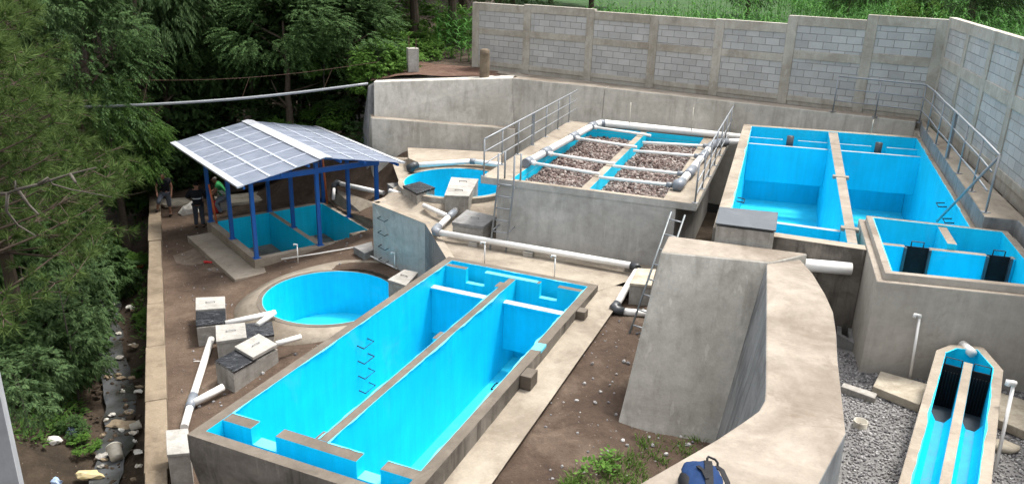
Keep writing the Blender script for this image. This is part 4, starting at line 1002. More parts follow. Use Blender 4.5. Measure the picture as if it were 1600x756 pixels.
# ------------------------------------------------------------------ block walls
def blockwall(label, p, q, cols, tops, base, side=-1, bands=(0.30, 1.42, 1.68)):
    """cols: fractions along p-q of the column centres; tops: wall height of each bay"""
    p = Vector(p[:2]); q = Vector(q[:2]); d = (q - p); L = d.length; d.normalize(); rz = math.atan2(d.y, d.x)
    t = thing('block_wall', label, 'block wall', (*p, base), rz); nn = Vector((-d.y, d.x))
    def bx(mb, s0, s1, w0, w1, z0, z1):
        mb.hull([(*(p + d * s0 + nn * w0), z0), (*(p + d * s1 + nn * w0), z0), (*(p + d * s1 + nn * w1), z0), (*(p + d * s0 + nn * w1), z0)],
                [(*(p + d * s0 + nn * w0), z1), (*(p + d * s1 + nn * w0), z1), (*(p + d * s1 + nn * w1), z1), (*(p + d * s0 + nn * w1), z1)])
    for k in range(len(cols) - 1):
        s0, s1 = cols[k] * L + .16, cols[k+1] * L - .16; tp = tops[k]; hb = [bands[0], bands[1] * tp / 2.7, bands[2] * tp / 2.7, tp - .3]
        b = MB(); bx(b, s0, s1, .03, .17, base - .3, base + hb[0] - .001); bx(b, s0, s1, .0, .2, base + .12, base + hb[0]); b.build('base_beam', M['beam'], t, bevel=.01)
        b = MB(); bx(b, s0, s1, .025, .175, base + hb[0] + .001, base + hb[1] - .001); b.build('block_panel', M['cmu'], t)
        b = MB(); bx(b, s0, s1, .0, .2, base + hb[1], base + hb[2]); b.build('middle_beam', M['beam'], t, bevel=.01)
        b = MB(); bx(b, s0, s1, .025, .175, base + hb[2] + .001, base + hb[3] - .001); b.build('block_panel', M['cmu'], t)
        b = MB(); bx(b, s0, s1, .0, .2, base + hb[3], base + tp); b.build('top_beam', M['beam'], t, bevel=.01)
    for k, c in enumerate(cols):
        tp = max(tops[max(0, k-1)], tops[min(k, len(tops)-1)]); b = MB(); bx(b, c * L - .158, c * L + .158, -.006, .206, base - .3, base + tp - .002); b.build('column', M['beam'], t, bevel=.01)
    return t
def bfrac(px, py):
    r = at(px, py, RET).to_2d(); a = blkL.to_2d(); d = (blkC.to_2d() - a); return (r - a).dot(d) / d.length_squared
def bh(fr, py):
    """height of the wall whose top shows at pixel row py, at fraction fr"""
    c = lerp(blkL, blkC, fr); lo, hi = 0, 6
    for _ in range(40):
        mm = (lo + hi) / 2; v = Vector((c.x, c.y, RET + mm - H)); yy = 378 - F * v.dot(UP) / v.dot(FW)
        if yy > py: lo = mm
        else: hi = mm
    return lo
cf_ = [0.0] + [bfrac(*p) for p in ((822, 113), (911, 126), (1004, 139), (1104, 151), (1216, 163), (1338, 175))] + [1.0]
tops = [bh((cf_[0] + cf_[1]) / 2, 6), bh((cf_[1] + cf_[2]) / 2, 10), bh((cf_[2] + cf_[3]) / 2, 20), bh((cf_[3] + cf_[4]) / 2, 27), bh((cf_[4] + cf_[5]) / 2, 33), bh((cf_[5] + cf_[6]) / 2, 27.5), bh((cf_[6] + cf_[7]) / 2, 26)]
blockwall('long grey concrete block wall in bays along the back, beside the green maize field', blkL, blkC, cf_, tops, RET - .02)
bc2 = blkC.to_2d() + bd * .17 + Vector((.12, 0))
rbw = blockwall('shaded grey block wall on the right behind the long railing', bc2, bc2 + bd * 17, [k / 7 + .004 for k in range(7)] + [1.0], [tops[-1]] * 7, RET + .05)

b = MB(); b.seg(bc2 - bd * .3, bc2 + bd * 22, 1.3, .5, RET - .28, 0, 0, .25); b.build('footing', M['beam'], rbw)
# ------------------------------------------------------------------ thick concrete retaining wall in front (A-B-C)
t = thing('thick_retaining_wall', 'massive cement retaining wall with wide pale top folding round the soil pocket', 'retaining wall', at(1250, 560, 1.5))
def lp(px, py, z=LW): return at(px, py, z).to_2d()
a_bl, a_br = lp(1045, 369), lp(1262, 397); a_fl, a_fr = lp(1033, 394), lp(1198, 410)
ff0 = Vector((1.80, 11.80)); ff1 = ff0 + (a_fr - a_fl) * 1.12
b = MB(); a_in = a_fr + (a_br - a_fr) * .0
b.hull([(*ff0, 1.4), (*ff1, 1.4), (5.2, 12.95, 1.4), (2.75, 13.95, 1.4)], [(*a_fl, LW + .015), (a_fr.x + .06, a_fr.y, LW + .015), (a_br.x, a_br.y, LW + .015), (*a_bl, LW + .015)], 0, 1)
b.build('far_leg', [M['wall'], M['walltop']], t, bevel=.03)
bl_, bnear = lp(1198, 412), lp(1196.6, 620)
curve = [lp(1196.6, 605), lp(1195, 625), lp(1186, 641), lp(1165, 656), lp(1120, 686), lp(973, 770)]
cdir = (curve[-1] - curve[-2]).normalized(); cend = curve[-1] + cdir * .8
right = [lp(1270, 427), lp(1290, 460), lp(1302, 487), lp(1307, 520), lp(1309, 560), lp(1322, 676), lp(1279, 756)]
rend = right[-1] + (right[-1] - right[-2]).normalized() * .9
top = [bl_ + Vector((-.0, 0))] + [lp(1250, 405)] + right + [rend, cend] + curve[::-1]
top = ccw([Vector(p[:2]) for p in top])
ctr = sum(top, Vector((0, 0))) / len(top)
bot = []
for p in top:
    sh = Vector((0, 0))
    if any((p - c).length < 1e-4 for c in curve[:4]) or (p - bl_).length < 1e-4: sh = Vector((-.62, -.18))
    elif any((p - c).length < 1e-4 for c in curve[4:]): sh = Vector((-.3, .35))
    elif (p - cend).length < 1e-4: sh = Vector((-.4, .4))
    elif any((p - c).length < 1e-4 for c in right): sh = Vector((.10, -.02))
    bot.append(p + sh)
b = MB(); b.hull([(*p, 1.4) for p in bot], [(*p, LW) for p in top], 0, 1)
o = b.build('near_leg', [M['dark'], M['walltop']], t, bevel=.02)  # sides use the cement with shade in its colour

# ------------------------------------------------------------------ screen tank at the right
BZ5 = 5.2
k0, k1, k2 = at(1353.5, 336.5, BZ5).to_2d(), at(1575, 361, BZ5).to_2d(), at(1383, 426, BZ5).to_2d()
nd = (at(1600, 447.6, BZ5).to_2d() - k2).normalized(); k3 = isect(k2, k2 + nd, k1, k1 + (k2 - k0))
rimq = [k2, k3, k1, k0]
t = thing('screen_tank', 'tall smooth grey tank with stepped rim and blue inside with two black gates', 'water tank', (*(sum(rimq, Vector((0, 0))) / 4), GRV - .3))
inn = offs(rimq, .12); led = offs(rimq, -.11)
b = MB(); b.ring(rimq, inn, BZ5 - .12, BZ5, 0, 1, 2, BZ5 - 1.15)
b.build('rim', [M['smooth'], M['blue'], M['walltop']], t, bevel=.01)
b = MB(); b.ring(led, offs(rimq, .118), GRV - .7, BZ5 - .118, 0, 1, 2); b.build('wall', [M['smooth'], M['blue'], M['walltop']], t, bevel=.012)
b = MB(); b.prism(offs(rimq, .1), BZ5 - 1.3, BZ5 - 1.12, 0, 1); b.build('floor', [M['smooth'], M['bluefloor']], t)
iN0, iN1, iF1, iF0 = inn                                    # near-left, near-right, far-right, far-left
g0 = lerp(iN0, iF0, .62); g1 = lerp(iN1, iF1, .62); gd = (g1 - g0).normalized(); GL_ = (g1 - g0).length
def gloc(px, py): return (at(px, py, BZ5 - .14).to_2d() - g0).dot(gd)
gates = [(gloc(1407, 372.5), gloc(1444, 376)), (gloc(1531, 385.5), gloc(1568, 390.5))]
GT = BZ5 - .14
b = MB(); s_ = .003
for ga, gb_ in gates + [(GL_ - .003, GL_)]:
    if ga > s_ + .01: b.seg(g0 + gd * s_, g0 + gd * ga, .13, BZ5 - 1.12, GT, 1, 0)
    s_ = gb_
b.build('gate_wall', [M['walltop'], M['blue']], t, bevel=.008)
for ga, gb_ in gates:
    gg = thing_gate = MB(); gg.seg(g0 + gd * (ga + .005), g0 + gd * (gb_ - .005), .025, BZ5 - 1.05, GT + .01, 0, 0, -.02); go = gg.build('gate', M['gate'], t)
    b = MB(); pa, pb_ = g0 + gd * lerp(ga, gb_, .25), g0 + gd * lerp(ga, gb_, .75); b.tube([(*pa, GT), (*pa, GT + .1), (*pb_, GT + .1), (*pb_, GT)], .011, 6); b.build('handle', M['iron'], go)
    b = MB()
    for e in (ga, gb_): b.seg(g0 + gd * (e - .02), g0 + gd * (e + .02), .06, BZ5 - 1.1, GT + .004, 0, 0, -.09)
    b.build('gate_guide', M['sheetdark'], t)
dv = at(1467, 350, BZ5).to_2d(); dvn = at(1483, 378.5, BZ5 - .0).to_2d(); dd = (iF0 - iN0).normalized()
sdist = (dv - g0).dot(gd); pq = g0 + gd * sdist
b = MB(); b.seg(pq + dd * .07, pq + dd * ((iF0 - g0).length - .004), .16, BZ5 - 1.12, BZ5 - .03, 1, 0); b.build('divider_wall', [M['walltop'], M['blue']], t, bevel=.008)
for p, q in ((iN0, iF0), (iF0, iF1)):
    b = MB(); rails_strip(b, p, q, BZ5 + .002, .01, .05, rn); b.build('paint_edge', M['bluepale'], t)

# ------------------------------------------------------------------ screen channel in front of it
CZ = 4.25
hd = [at(*p, CZ).to_2d() for p in ((1463, 546.4), (1485, 538), (1536, 541), (1568, 578))]
lo_, ro_ = at(1403, 756, CZ).to_2d(), at(1549.5, 756, CZ).to_2d()
cdv = (((lo_ - hd[0]).normalized() + (ro_ - hd[3]).normalized()) / 2).normalized(); cnv = Vector((-cdv.y, cdv.x))  # cnv: to the right in the picture
lo_ = hd[0] + cdv * 6.2; ro_ = hd[3] + cdv * 5.8
if (hd[3] - hd[0]).dot(cnv) < 0: cnv = -cnv
W0 = (hd[3] - hd[0]).dot(cnv)
t = thing('screen_channel', 'narrow twin blue channel with black bar screens in front of the screen tank', 'channel', (*(hd[0] + cdv * 2), GRV - .2))
outp = ccw([lo_, ro_] + hd[::-1])
innp = offs(outp, .135)
b = MB(); b.ring(outp, innp, GRV - .5, CZ, 0, 1, 2, CZ - .75); b.build('wall', [M['smooth'], M['blue'], M['beige']], t, bevel=.012)
ax = hd[0] + cnv * (W0 / 2)
b = MB(); b.seg(ax + cdv * .16, ax + cdv * 5.5, .125, CZ - .75, CZ - .004, 1, 0); b.build('divider_wall', [M['beige'], M['blue']], t, bevel=.012)
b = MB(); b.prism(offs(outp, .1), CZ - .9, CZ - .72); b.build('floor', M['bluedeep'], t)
hw = (W0 / 2 - .135 - .065); 
for s in (-1, 1):
    cx_ = ax + cnv * s * (.0625 + hw / 2)
    # raised bright floor with chamfers, beginning past the screens
    st0 = 1.45
    p, q = cx_ + cdv * st0, cx_ + cdv * 5.4; hwv = cnv * (hw / 2 + .004)
    b = MB(); b.hull([(*(p - hwv), CZ - .74), (*(q - hwv), CZ - .74), (*(q + hwv), CZ - .74), (*(p + hwv), CZ - .74)][::-1 if cdv.cross(cnv) < 0 else 1],
        [(*(p - hwv), CZ - .42), (*(q - hwv), CZ - .42), (*(q + hwv), CZ - .42), (*(p + hwv), CZ - .42)][::-1 if cdv.cross(cnv) < 0 else 1], 0, 1)
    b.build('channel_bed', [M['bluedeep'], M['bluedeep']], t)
    b = MB()
    for e in (-1, 1):
        w1 = cnv * e * (hw / 2 + .003); w2 = cnv * e * (hw / 2 - .07)
        pts = [(*(p + w1), CZ - .418), (*(q + w1), CZ - .418), (*(q + w2), CZ - .418), (*(p + w2), CZ - .418)]; tp_ = [(*(p + w1), CZ - .30), (*(q + w1), CZ - .30), (*(q + w1 * .98), CZ - .30), (*(p + w1 * .98), CZ - .30)]
        b.hull(pts, tp_)
    b.build('haunch', M['blue'], t)
    # dark trough and bar screen
    b = MB(); r0, r1 = cx_ + cdv * .42, cx_ + cdv * 1.44
    b.hull([(*(r0 - hwv), CZ - .74), (*(r1 - hwv), CZ - .74), (*(r1 + hwv), CZ - .74), (*(r0 + hwv), CZ - .74)], [(*(r0 - hwv), CZ - .70), (*(r1 - hwv), CZ - .60), (*(r1 + hwv), CZ - .60), (*(r0 + hwv), CZ - .70)]); b.build('trough', M['sheetdark'], t)
    b = MB(); g_ = cx_ + cdv * .30
    b.hull([(*(g_ - hwv + cdv * .05), CZ - .72), (*(g_ + hwv + cdv * .05), CZ - .72), (*(g_ + hwv + cdv * .08), CZ - .72), (*(g_ - hwv + cdv * .08), CZ - .72)], [(*(g_ - hwv), CZ - .05), (*(g_ + hwv), CZ - .05), (*(g_ + hwv + cdv * .03), CZ - .05), (*(g_ - hwv + cdv * .03), CZ - .05)])
    go = b.build('gate', M['gate'], t)
    b = MB(); a_ = g_ - hwv * .85; c_ = g_ + hwv * .85; b.tube([(*a_, CZ - .06), (*(a_ - cdv * .02), CZ + .05), (*(c_ - cdv * .02), CZ + .05), (*c_, CZ - .06)], .009, 6); b.build('handle', M['iron'], go)
    b = MB()
    for e in range(7):
        x_ = lerp(g_ - hwv * .9, g_ + hwv * .9, e / 6) + cdv * .13; b.tube([(*x_, CZ - .7), (*(x_ - cdv * .03), CZ - .12)], .008, 5)
    b.build('bar_screen', M['iron'], t)
for k in range(len(innp)):
    b = MB(); rails_strip(b, innp[(k+1) % len(innp)], innp[k], CZ + .002, .004, .03, rn); b.build('paint_edge', M['blue'], t)
b = MB(); c = at(1518, 545, CZ + .02); b.tube([c + Vector((0, .25, -.05)), c + Vector((.0, -.05, -.05))], .07, 12); tag(b.build('pipe_stub', M['pvc'], smooth='auto'), 'white pipe stub between the screen tank and the channel head', 'pipe')

# slabs, boards and small things on the gravel
def slab(name, label, q, z, th_, m, cat='slab'):
    b = MB(); b.prism([at(*p, z).to_2d() for p in q], z - th_, z); return tag(b.build(name, M[m], bevel=.012), label, cat)
slab('cover_slab', 'large beige slab on the gravel left of the screen channel', [(1364, 603), (1437, 632), (1452, 600), (1376, 579)], GRV + .16, .14, 'slab')
slab('cover_slab', 'beige slab lying right of the screen channel head', [(1560, 655), (1640, 690), (1650, 640), (1562, 612)], GRV + .16, .14, 'slab')
slab('kerb_block', 'long narrow cement block on the gravel beside the thick wall', [(1314, 603), (1367, 622), (1371, 614), (1318, 597)], GRV + .12, .12, 'box', 'block')
b = MB(); qq = [at(*p, GRV - .05).to_2d() for p in ((1306, 530), (1333, 545), (1328, 487), (1306, 482))]; b.ring(ccw(qq), offs(ccw(qq), .08), GRV - .5, GRV + .06, 0, 0, 0)
tag(b.build('drain_frame', M['lidgrey']), 'open grey concrete drain frame between thick wall and screen tank', 'drain')
b = MB(); c = at(1343, 668, GRV); b.lathe((c.x, c.y, GRV - .05), [(.0, .02), (.085, .02), (.09, .17), (.10, .17), (.095, 0)], 24); tag(b.build('pipe_stub', M['bucket'], smooth='auto'), 'short upright plastic pipe stub standing open in the gravel', 'pipe')
for (px, py), w_, l in (((1567, 702), .2, 'flat tan stone on soil right of the channel'), ((1300, 468), .12, 'dark stone in the gap beside the thick wall')):
    b = MB(); c = at(px, py, GRV); b.rock((c.x, c.y, GRV + .05), w_, rn, 0, .5, True); tag(b.build('stone', M['slab'], smooth=True), l, 'stone')

# ------------------------------------------------------------------ near grey pillar at the left edge
p0 = aty(38, 756, 4.6)
t = MB(); p = Vector((p0.x, p0.y)); t.prism([p * .90 - Vector((.03, 0)), p, p + Vector((-1.2, .1)), p + Vector((-1.2, -.4))], -3, aty(0, 540, 4.6).z + 3.0)
tag(t.build('pillar', M['pillar'], bevel=.01), 'plain grey concrete pillar at the left edge of the view', 'pillar')

# ------------------------------------------------------------------ top of the bank: post, block pillar, cable
c = at(757, 116, 5.4); t = thing('concrete_post', 'round weathered concrete post on the soil before the block wall', 'post', c)
b = MB(); b.lathe((c.x, c.y, 5.2), [(.19, 0), (.19, .95), (.17, 1.12), (.08, 1.15), (.0, 1.15)], 18); b.build('shaft', M['river'], t, smooth='auto')
c = aty(645, 106, 31.6); t = thing('block_pillar', 'small block pillar with rusty bars on the bank edge', 'pillar', c)
b = MB(); b.box((c.x, c.y, c.z - .15), .42, .42, .9, .3); b.build('shaft', M['box'], t, bevel=.01)
for dx, dy in ((-.12, -.12), (.12, -.12), (.12, .12), (-.12, .12)):
    b = MB(); b.tube([(c.x + dx, c.y + dy, c.z + .7), (c.x + dx * 1.3, c.y + dy, c.z + 1.0 + rn.uniform(0, .3))], .009, 5); b.build('bar', M['rust'], t)
a_, c_ = at(575, 131, 5.0), aty(120, 168, 27)
cab = [lerp(a_, c_, k / 24) - Vector((0, 0, .16 * math.sin(PI * k / 24))) for k in range(25)]
t = thing('suspended_pipe', 'thin pale pipe hanging across the ravine from the retaining wall into the trees', 'pipe', a_)
b = MB(); b.tube(cab, .05, 8); b.build('tube', M['galv'], t, smooth=True)
wire = [lerp(a_ + Vector((.3, .5, .75)), c_ + Vector((0, .5, .9)), k / 24) - Vector((0, 0, .3 * math.sin(PI * k / 24))) for k in range(25)]
b = MB(); b.tube(wire, .008, 5); b.build('cable', M['rust'], t)
for k in (4, 11, 19):
    b = MB(); b.tube([wire[k], cab[k]], .005, 5); b.build('hanger', M['rust'], t)

# ------------------------------------------------------------------ vegetation
def mesh_from(mb, name, mats):
    me = bpy.data.meshes.new(name); me.from_pydata(mb.v, [], mb.f)
    for m_ in mats: me.materials.append(m_)
    me.polygons.foreach_set('material_index', mb.m); me.update(); return me
def leafq(mb, p, d, n, L, W, m=0, fold=.12):
    """one leaf: a folded rhombus from p along d"""
    s = d.cross(n); s = s.normalized() if s.length > 1e-5 else Vector((1, 0, 0)); u = s.cross(d)
    a = p + d * L * .45 + s * W * .5 - u * W * fold; b = p + d * L - u * L * .12; c = p + d * L * .45 - s * W * .5 - u * W * fold
    i = len(mb.v); mb.v.extend([tuple(p), tuple(a), tuple(b), tuple(c)]); mb.f.append((i, i+1, i+2, i+3)); mb.m.append(m)
def rdir(r, zlo=-1, zhi=1):
    a = r.uniform(0, 2 * PI); z = r.uniform(zlo, zhi); k = math.sqrt(max(0, 1 - z * z)); return Vector((k * math.cos(a), k * math.sin(a), z))
def crown_mesh(name, seed, rx, rz, boughs, twigs, leaves, L, W, droop, mat, gap=.25):
    """crown about the origin: boughs hold twigs, twigs hold leaves; gaps between boughs stay open"""
    r = random.Random(seed); mb = MB()
    for _ in range(boughs):
        c = rdir(r, -.75, 1); rad = r.uniform(.45, 1.0) ** .6
        c = Vector((c.x * rx * rad, c.y * rx * rad, c.z * rz * rad)); out = Vector((c.x, c.y, c.z * .6)).normalized() if c.length > .1 else rdir(r)
        br = rx * r.uniform(.20, .36)
        for _ in range(twigs):
            o = rdir(r); p = c + Vector((o.x * br, o.y * br, o.z * br * .6)) * r.uniform(.2, 1) ** .5
            d = (out * .8 + o * .7 + Vector((0, 0, -droop + .25))).normalized(); tl = r.uniform(.35, .75) * rx * .3
            for k in range(leaves):
                f = (k + .5) / leaves; q = p + d * tl * f + Vector((0, 0, -droop * tl * f * f * .6))
                sd_ = d.cross(Vector((0, 0, 1))); sd_ = sd_.normalized() if sd_.length > .01 else Vector((1, 0, 0))
                ld = (d * .6 + sd_ * (1 if k % 2 else -1) * r.uniform(.5, 1) + Vector((0, 0, r.uniform(-.5, .2) - droop * .5))).normalized()
                leafq(mb, q, ld, Vector((0, 0, 1)) + rdir(r) * .5, L * r.uniform(.7, 1.3), W * r.uniform(.8, 1.2))
    return mesh_from(mb, name, [mat])
def trunk_mesh(name, seed, h, r0, nb, spread, mat, lean=.08):
    r = random.Random(seed); mb = MB(); pts = [Vector((0, 0, -.6))]; k = 8; x = y = 0
    for i in range(1, k + 1):
        x += r.uniform(-lean, lean) * h / k; y += r.uniform(-lean, lean) * h / k; pts.append(Vector((x, y, h * i / k)))
    mb.tube(pts, [r0 * (1.15 - .95 * i / k) for i in range(k + 1)], 9)
    for _ in range(nb):
        i = r.randint(3, k - 1); d = rdir(r, .05, .7); L = spread * r.uniform(.5, 1); p = pts[i]
        q = [p, p + d * L * .5 + Vector((0, 0, L * .06)), p + d * L + Vector((r.uniform(-.2, .2), r.uniform(-.2, .2), L * .2))]
        mb.tube(q, [r0 * .45 * (1 - i / k * .6), r0 * .25, r0 * .08], 6)
    return mesh_from(mb, name, [mat])
def pine_mesh(name, seed, h, rmax, whorls):
    """needle tufts at the ends of drooping branches"""
    r = random.Random(seed); br = MB(); nd = MB()
    br.tube([Vector((0, 0, -.6)), Vector((.1, 0, h * .4)), Vector((.05, .1, h * .75)), Vector((0, 0, h))], [.2, .15, .08, .02], 9)
    def tuft(p, d, n=40, L=.31):
        for _ in range(n):
            v = (d * 1.0 + rdir(r) * 1.0).normalized(); l = L * r.uniform(.7, 1.15)
            s = v.cross(rdir(r)); s = s.normalized() * .0095; q = p + d * r.uniform(-.12, .05)
            e = q + v * l + Vector((0, 0, -.05 * l)); i = len(nd.v)
            nd.v.extend([tuple(q - s), tuple(q + s), tuple(e)]); nd.f.append((i, i+1, i+2)); nd.m.append(0)
    for w in range(whorls):
        f = (w + .3) / whorls; z = h * (.26 + .72 * f); R_ = rmax * (1 - .75 * f) * r.uniform(.75, 1.1)
        for k in range(r.randint(4, 6)):
            a = r.uniform(0, 2 * PI); d = Vector((math.cos(a), math.sin(a), r.uniform(.0, .3))); p = Vector((0, 0, z)); pts = [p]
            nseg = 6
            for s in range(nseg):
                p = p + d * R_ / nseg + Vector((r.uniform(-.06, .06), r.uniform(-.06, .06), .03 * s)); pts.append(p.copy())
            br.tube(pts, [.04 * (1 - s / nseg * .8) for s in range(nseg + 1)], 5)
            for s in range(2, nseg + 1):
                for _ in range(2 if s < 4 else 3):
                    sd_ = (d * .5 + rdir(r, -.5, .6)).normalized(); e = pts[s] + sd_ * r.uniform(.25, .6)
                    br.tube([pts[s], e], [.012, .005], 4); tuft(e, (sd_ + Vector((0, 0, .35))).normalized()); 
            tuft(pts[-1], d.normalized())
    return mesh_from(br, name + '_wood', [M['bark']]), mesh_from(nd, name + '_needles', [M['needle']])
def plant(name, cat, label, group, loc, rz, sc, wood, crown, ch, crown_name='crown', trunk_name='trunk'):
    root = bpy.data.objects.new(name, None); COL.objects.link(root); root.location = loc; root.rotation_euler = (0, 0, rz); root.scale = sc; tag(root, label, cat, group)
    for nm, me, z in ((trunk_name, wood, 0), (crown_name, crown, ch)):
        if me is None: continue
        o = bpy.data.objects.new(nm, me); COL.objects.link(o); o.parent = root; o.location = (0, 0, z)
    return root
tk = [trunk_mesh('trunk', s, 7.5, .2, 7, 2.2, M['bark']) for s in (1, 2)]
cr_dark = [crown_mesh('crown_dark', s, 2.6, 3.1, 64, 34, 13, .13, .05, .5, M['leaf_dark']) for s in (11, 12)]
cr_olive = [crown_mesh('crown_olive', s, 2.5, 2.7, 62, 34, 14, .14, .038, .6, M['leaf_olive']) for s in (13, 14)]
cr_mid = [crown_mesh('crown_mid', s, 2.3, 3.2, 66, 32, 15, .12, .032, .85, M['leaf_mid']) for s in (15, 16)]
bush_b = [crown_mesh('bush_bright', s, 1.0, .75, 32, 18, 10, .13, .05, .3, M['leaf_bright']) for s in (21, 22)]
bush_d = [crown_mesh('bush_dark', s, 1.1, .9, 34, 20, 11, .125, .05, .35, M['leaf_dark']) for s in (23, 24)]
bush_big = crown_mesh('bush_big_leaf', 25, 1.1, 1.2, 22, 7, 4, .34, .28, .6, M['leaf_mid'])
bush_grey = crown_mesh('bush_grey', 26, 1.0, 1.3, 34, 18, 11, .12, .034, .5, M['leaf_olive'])
bushwood = trunk_mesh('stems', 5, 1.2, .03, 5, .7, M['twig'], .1)
tall_stem = trunk_mesh('stems', 6, 3.0, .035, 5, .9, M['twig'], .12)
def TZ(x, y): return T(x, y)
kinds = {'dark': ('broadleaf_tree', cr_dark), 'olive': ('broadleaf_tree', cr_olive), 'mid': ('feathery_tree', cr_mid)}
def tree(px, Y, ztop, kind, label, sc=None, k=0):
    """a tree whose crown top reaches ztop, standing where pixel column px meets distance Y"""
    p = aty(px, 150, Y); z = TZ(p.x, p.y); nm, crs = kinds[kind]; crm = crs[k % 2]
    hh = max(3.5, ztop - z); s = hh / (7.5 + 2.2); sxy = (sc or 1.0)
    return plant(nm, 'tree', label, 'trees of the ravine', (p.x, p.y, z), (px * .37) % 6.28, (sxy, sxy, s), tk[k % 2], crm, 7.0)
# (px, distance, top height, kind, spread, label)
trees = [
 (60, 33, 13, 'olive', 1.2, 'pale green broadleaf tree at the top left corner behind the pine'),
 (150, 36, 13.5, 'dark', 1.3, 'dark tree rising behind the upper right side of the pine'),
 (225, 31, 12.5, 'olive', 1.1, 'grey green tree left of the feathery trees above the hanging pipe'),
 (300, 37, 13.5, 'dark', 1.3, 'dark broadleaf tree behind the left feathery tree'),
 (345, 35.5, 12.8, 'mid', 1.15, 'left feathery tree with drooping sprays above the shelter roof'),
 (405, 35.5, 13.0, 'mid', 1.1, 'feathery drooping tree above the shelter ridge'),
 (470, 38, 13.5, 'dark', 1.3, 'dark tree in the gap right of the feathery trees'),
 (520, 36, 12.6, 'olive', 1.25, 'broad grey green tree above the right slope of the shelter roof'),
 (590, 38, 12.8, 'olive', 1.2, 'grey green tree behind the small block pillar'),
 (650, 40, 13.0, 'dark', 1.2, 'dark tree directly behind the small block pillar'),
 (705, 43, 12.5, 'dark', 1.25, 'dark tree at the left end of the block wall'),
 (262, 33.5, 9.0, 'dark', .9, 'lower dark tree right below the hanging pipe left of the shelter'),
 (450, 32.5, 8.6, 'dark', .9, 'dark undergrowth tree just behind the shelter roof'),
 (545, 33.5, 8.2, 'dark', .85, 'dark undergrowth tree left of the stepped retaining wall'),
 (360, 35, 7.6, 'dark', .9, 'dark undergrowth tree behind the shelter ridge'),
 (20, 27, 10.5, 'olive', 1.0, 'pale leaved tree behind the foreground pine at the left'),
 (120, 28, 9.0, 'dark', 1.0, 'dark tree low behind the pine branches'),
 (165, 28.5, 5.0, 'mid', .8, 'slim feathery tree at the ravine edge left of the hanging pipe'),
]
for k, (px, Y, zt, kd, sc, lb) in enumerate(trees): tree(px, Y, zt, kd, lb, sc, k)
# far belt of trees closing the view
k = 0
for px, Y, zt in ((-60, 44, 15), (40, 47, 15), (140, 50, 16), (240, 48, 15.5), (340, 50, 16), (440, 48, 15.5), (540, 50, 15.5), (640, 52, 15), (720, 56, 14), (780, 64, 14)):
    p = aty(px, 60, Y); z = TZ(p.x, p.y); k += 1
    o = plant('broadleaf_tree', 'tree', 'dark tree in the belt closing the view behind the ravine trees', 'belt of trees behind the ravine', (p.x, p.y, z), k * 1.3, (1.7, 1.7, (zt - z) / 9.7), tk[k % 2], cr_dark[k % 2], 6.5)
# trees and bushes beyond the block wall
fieldz = 5.3
for px, Y, h, kd, sc, lb in ((1170, 62, 5.5, 'dark', .9, 'thin dark tree between the maize plots above the block wall'), (1325, 58, 6.2, 'dark', .8, 'dark tree trunk and crown above the second step of the block wall'), (1400, 88, 6.5, 'dark', 1.5, 'wide dark tree row left of the wall corner'), (1440, 92, 7, 'dark', 1.6, 'dark tree just left of the block wall corner'), (1520, 52, 6.0, 'dark', 1.2, 'big dark tree standing above the corner of the block walls'), (1590, 150, 12, 'dark', 2.2, 'hazy dark tree beyond the white roofed house'), (1480, 120, 10, 'dark', 2.4, 'tall dark tree far behind the wall corner'), (860, 70, 5.5, 'dark', 1.1, 'dark tree at the field edge over the left bays of the wall'), (800, 52, 5.0, 'dark', 1.0, 'dark bushy tree just above the left end of the block wall'), (925, 66, 5.5, 'olive', 1.0, 'olive tree at the edge of the maize field')):
    p = aty(px, 10, Y); z = TZ(p.x, p.y); nm, crs = kinds[kd]
    plant(nm, 'tree', lb, 'trees beyond the block wall', (p.x, p.y, z), px * .2, (sc, sc, h / 6.4), tk[px % 2], crs[px % 2], 3.2)
for px, Y, s, lb in ((1412, 50, .9, 'small round bright bush above the block wall, left of the pair'), (1428, 52, .9, 'small round bright bush above the block wall, right of the pair'), (1460, 50, .8, 'bright low bush just left of the wall corner')):
    p = aty(px, 12, Y); z = TZ(p.x, p.y); plant('round_bush', 'bush', lb, 'bushes beyond the wall', (p.x, p.y, z), px, (s, s, s * 1.7), bushwood, bush_b[0], .8, 'foliage', 'stem')
# foreground pines on the bank
pw, pn = pine_mesh('pine', 5, 12.5, 3.6, 17)
for px, Y, sc, rz, lb, z0 in ((-75, 15.5, 1.0, .3, 'long needled pine in the left foreground with bare grey twigs', None), (10, 19.5, .95, 2.2, 'second pine standing behind the foreground pine at the left', None), (60, 25, .8, 4.0, 'slim pine at the stream edge right of the foreground pines', None), (-130, 19, 1.1, 5.0, 'pine at the far left edge of the view', None)):
    p = aty(px, 400, Y); z = TZ(p.x, p.y)
    plant('pine_tree', 'tree', lb, 'pines on the stream bank', (p.x, p.y, z), rz, (sc, sc, sc), pw, pn, 0)
# dead branches in the foreground
b = MB(); q0 = aty(8, 300, 12.4)
for pts in ([(0, 303), (12, 302), (24, 297), (24, 282)], [(12, 302), (10, 330), (28, 352), (55, 368)], [(24, 297), (60, 288), (110, 272), (150, 262)], [(60, 288), (75, 278), (82, 288), (110, 296), (175, 308)], [(110, 272), (118, 285)], [(28, 297), (45, 320), (60, 335)]):
    b.tube([aty(px_, py_, 12.4 + .3 * math.sin(px_)) for px_, py_ in pts], [.028 * (1 - .2 * k_) for k_ in range(len(pts))], 6)
tag(b.build('dead_branch', M['twig'], smooth=True), 'bare grey forked branch among the pine needles at the left', 'branch')
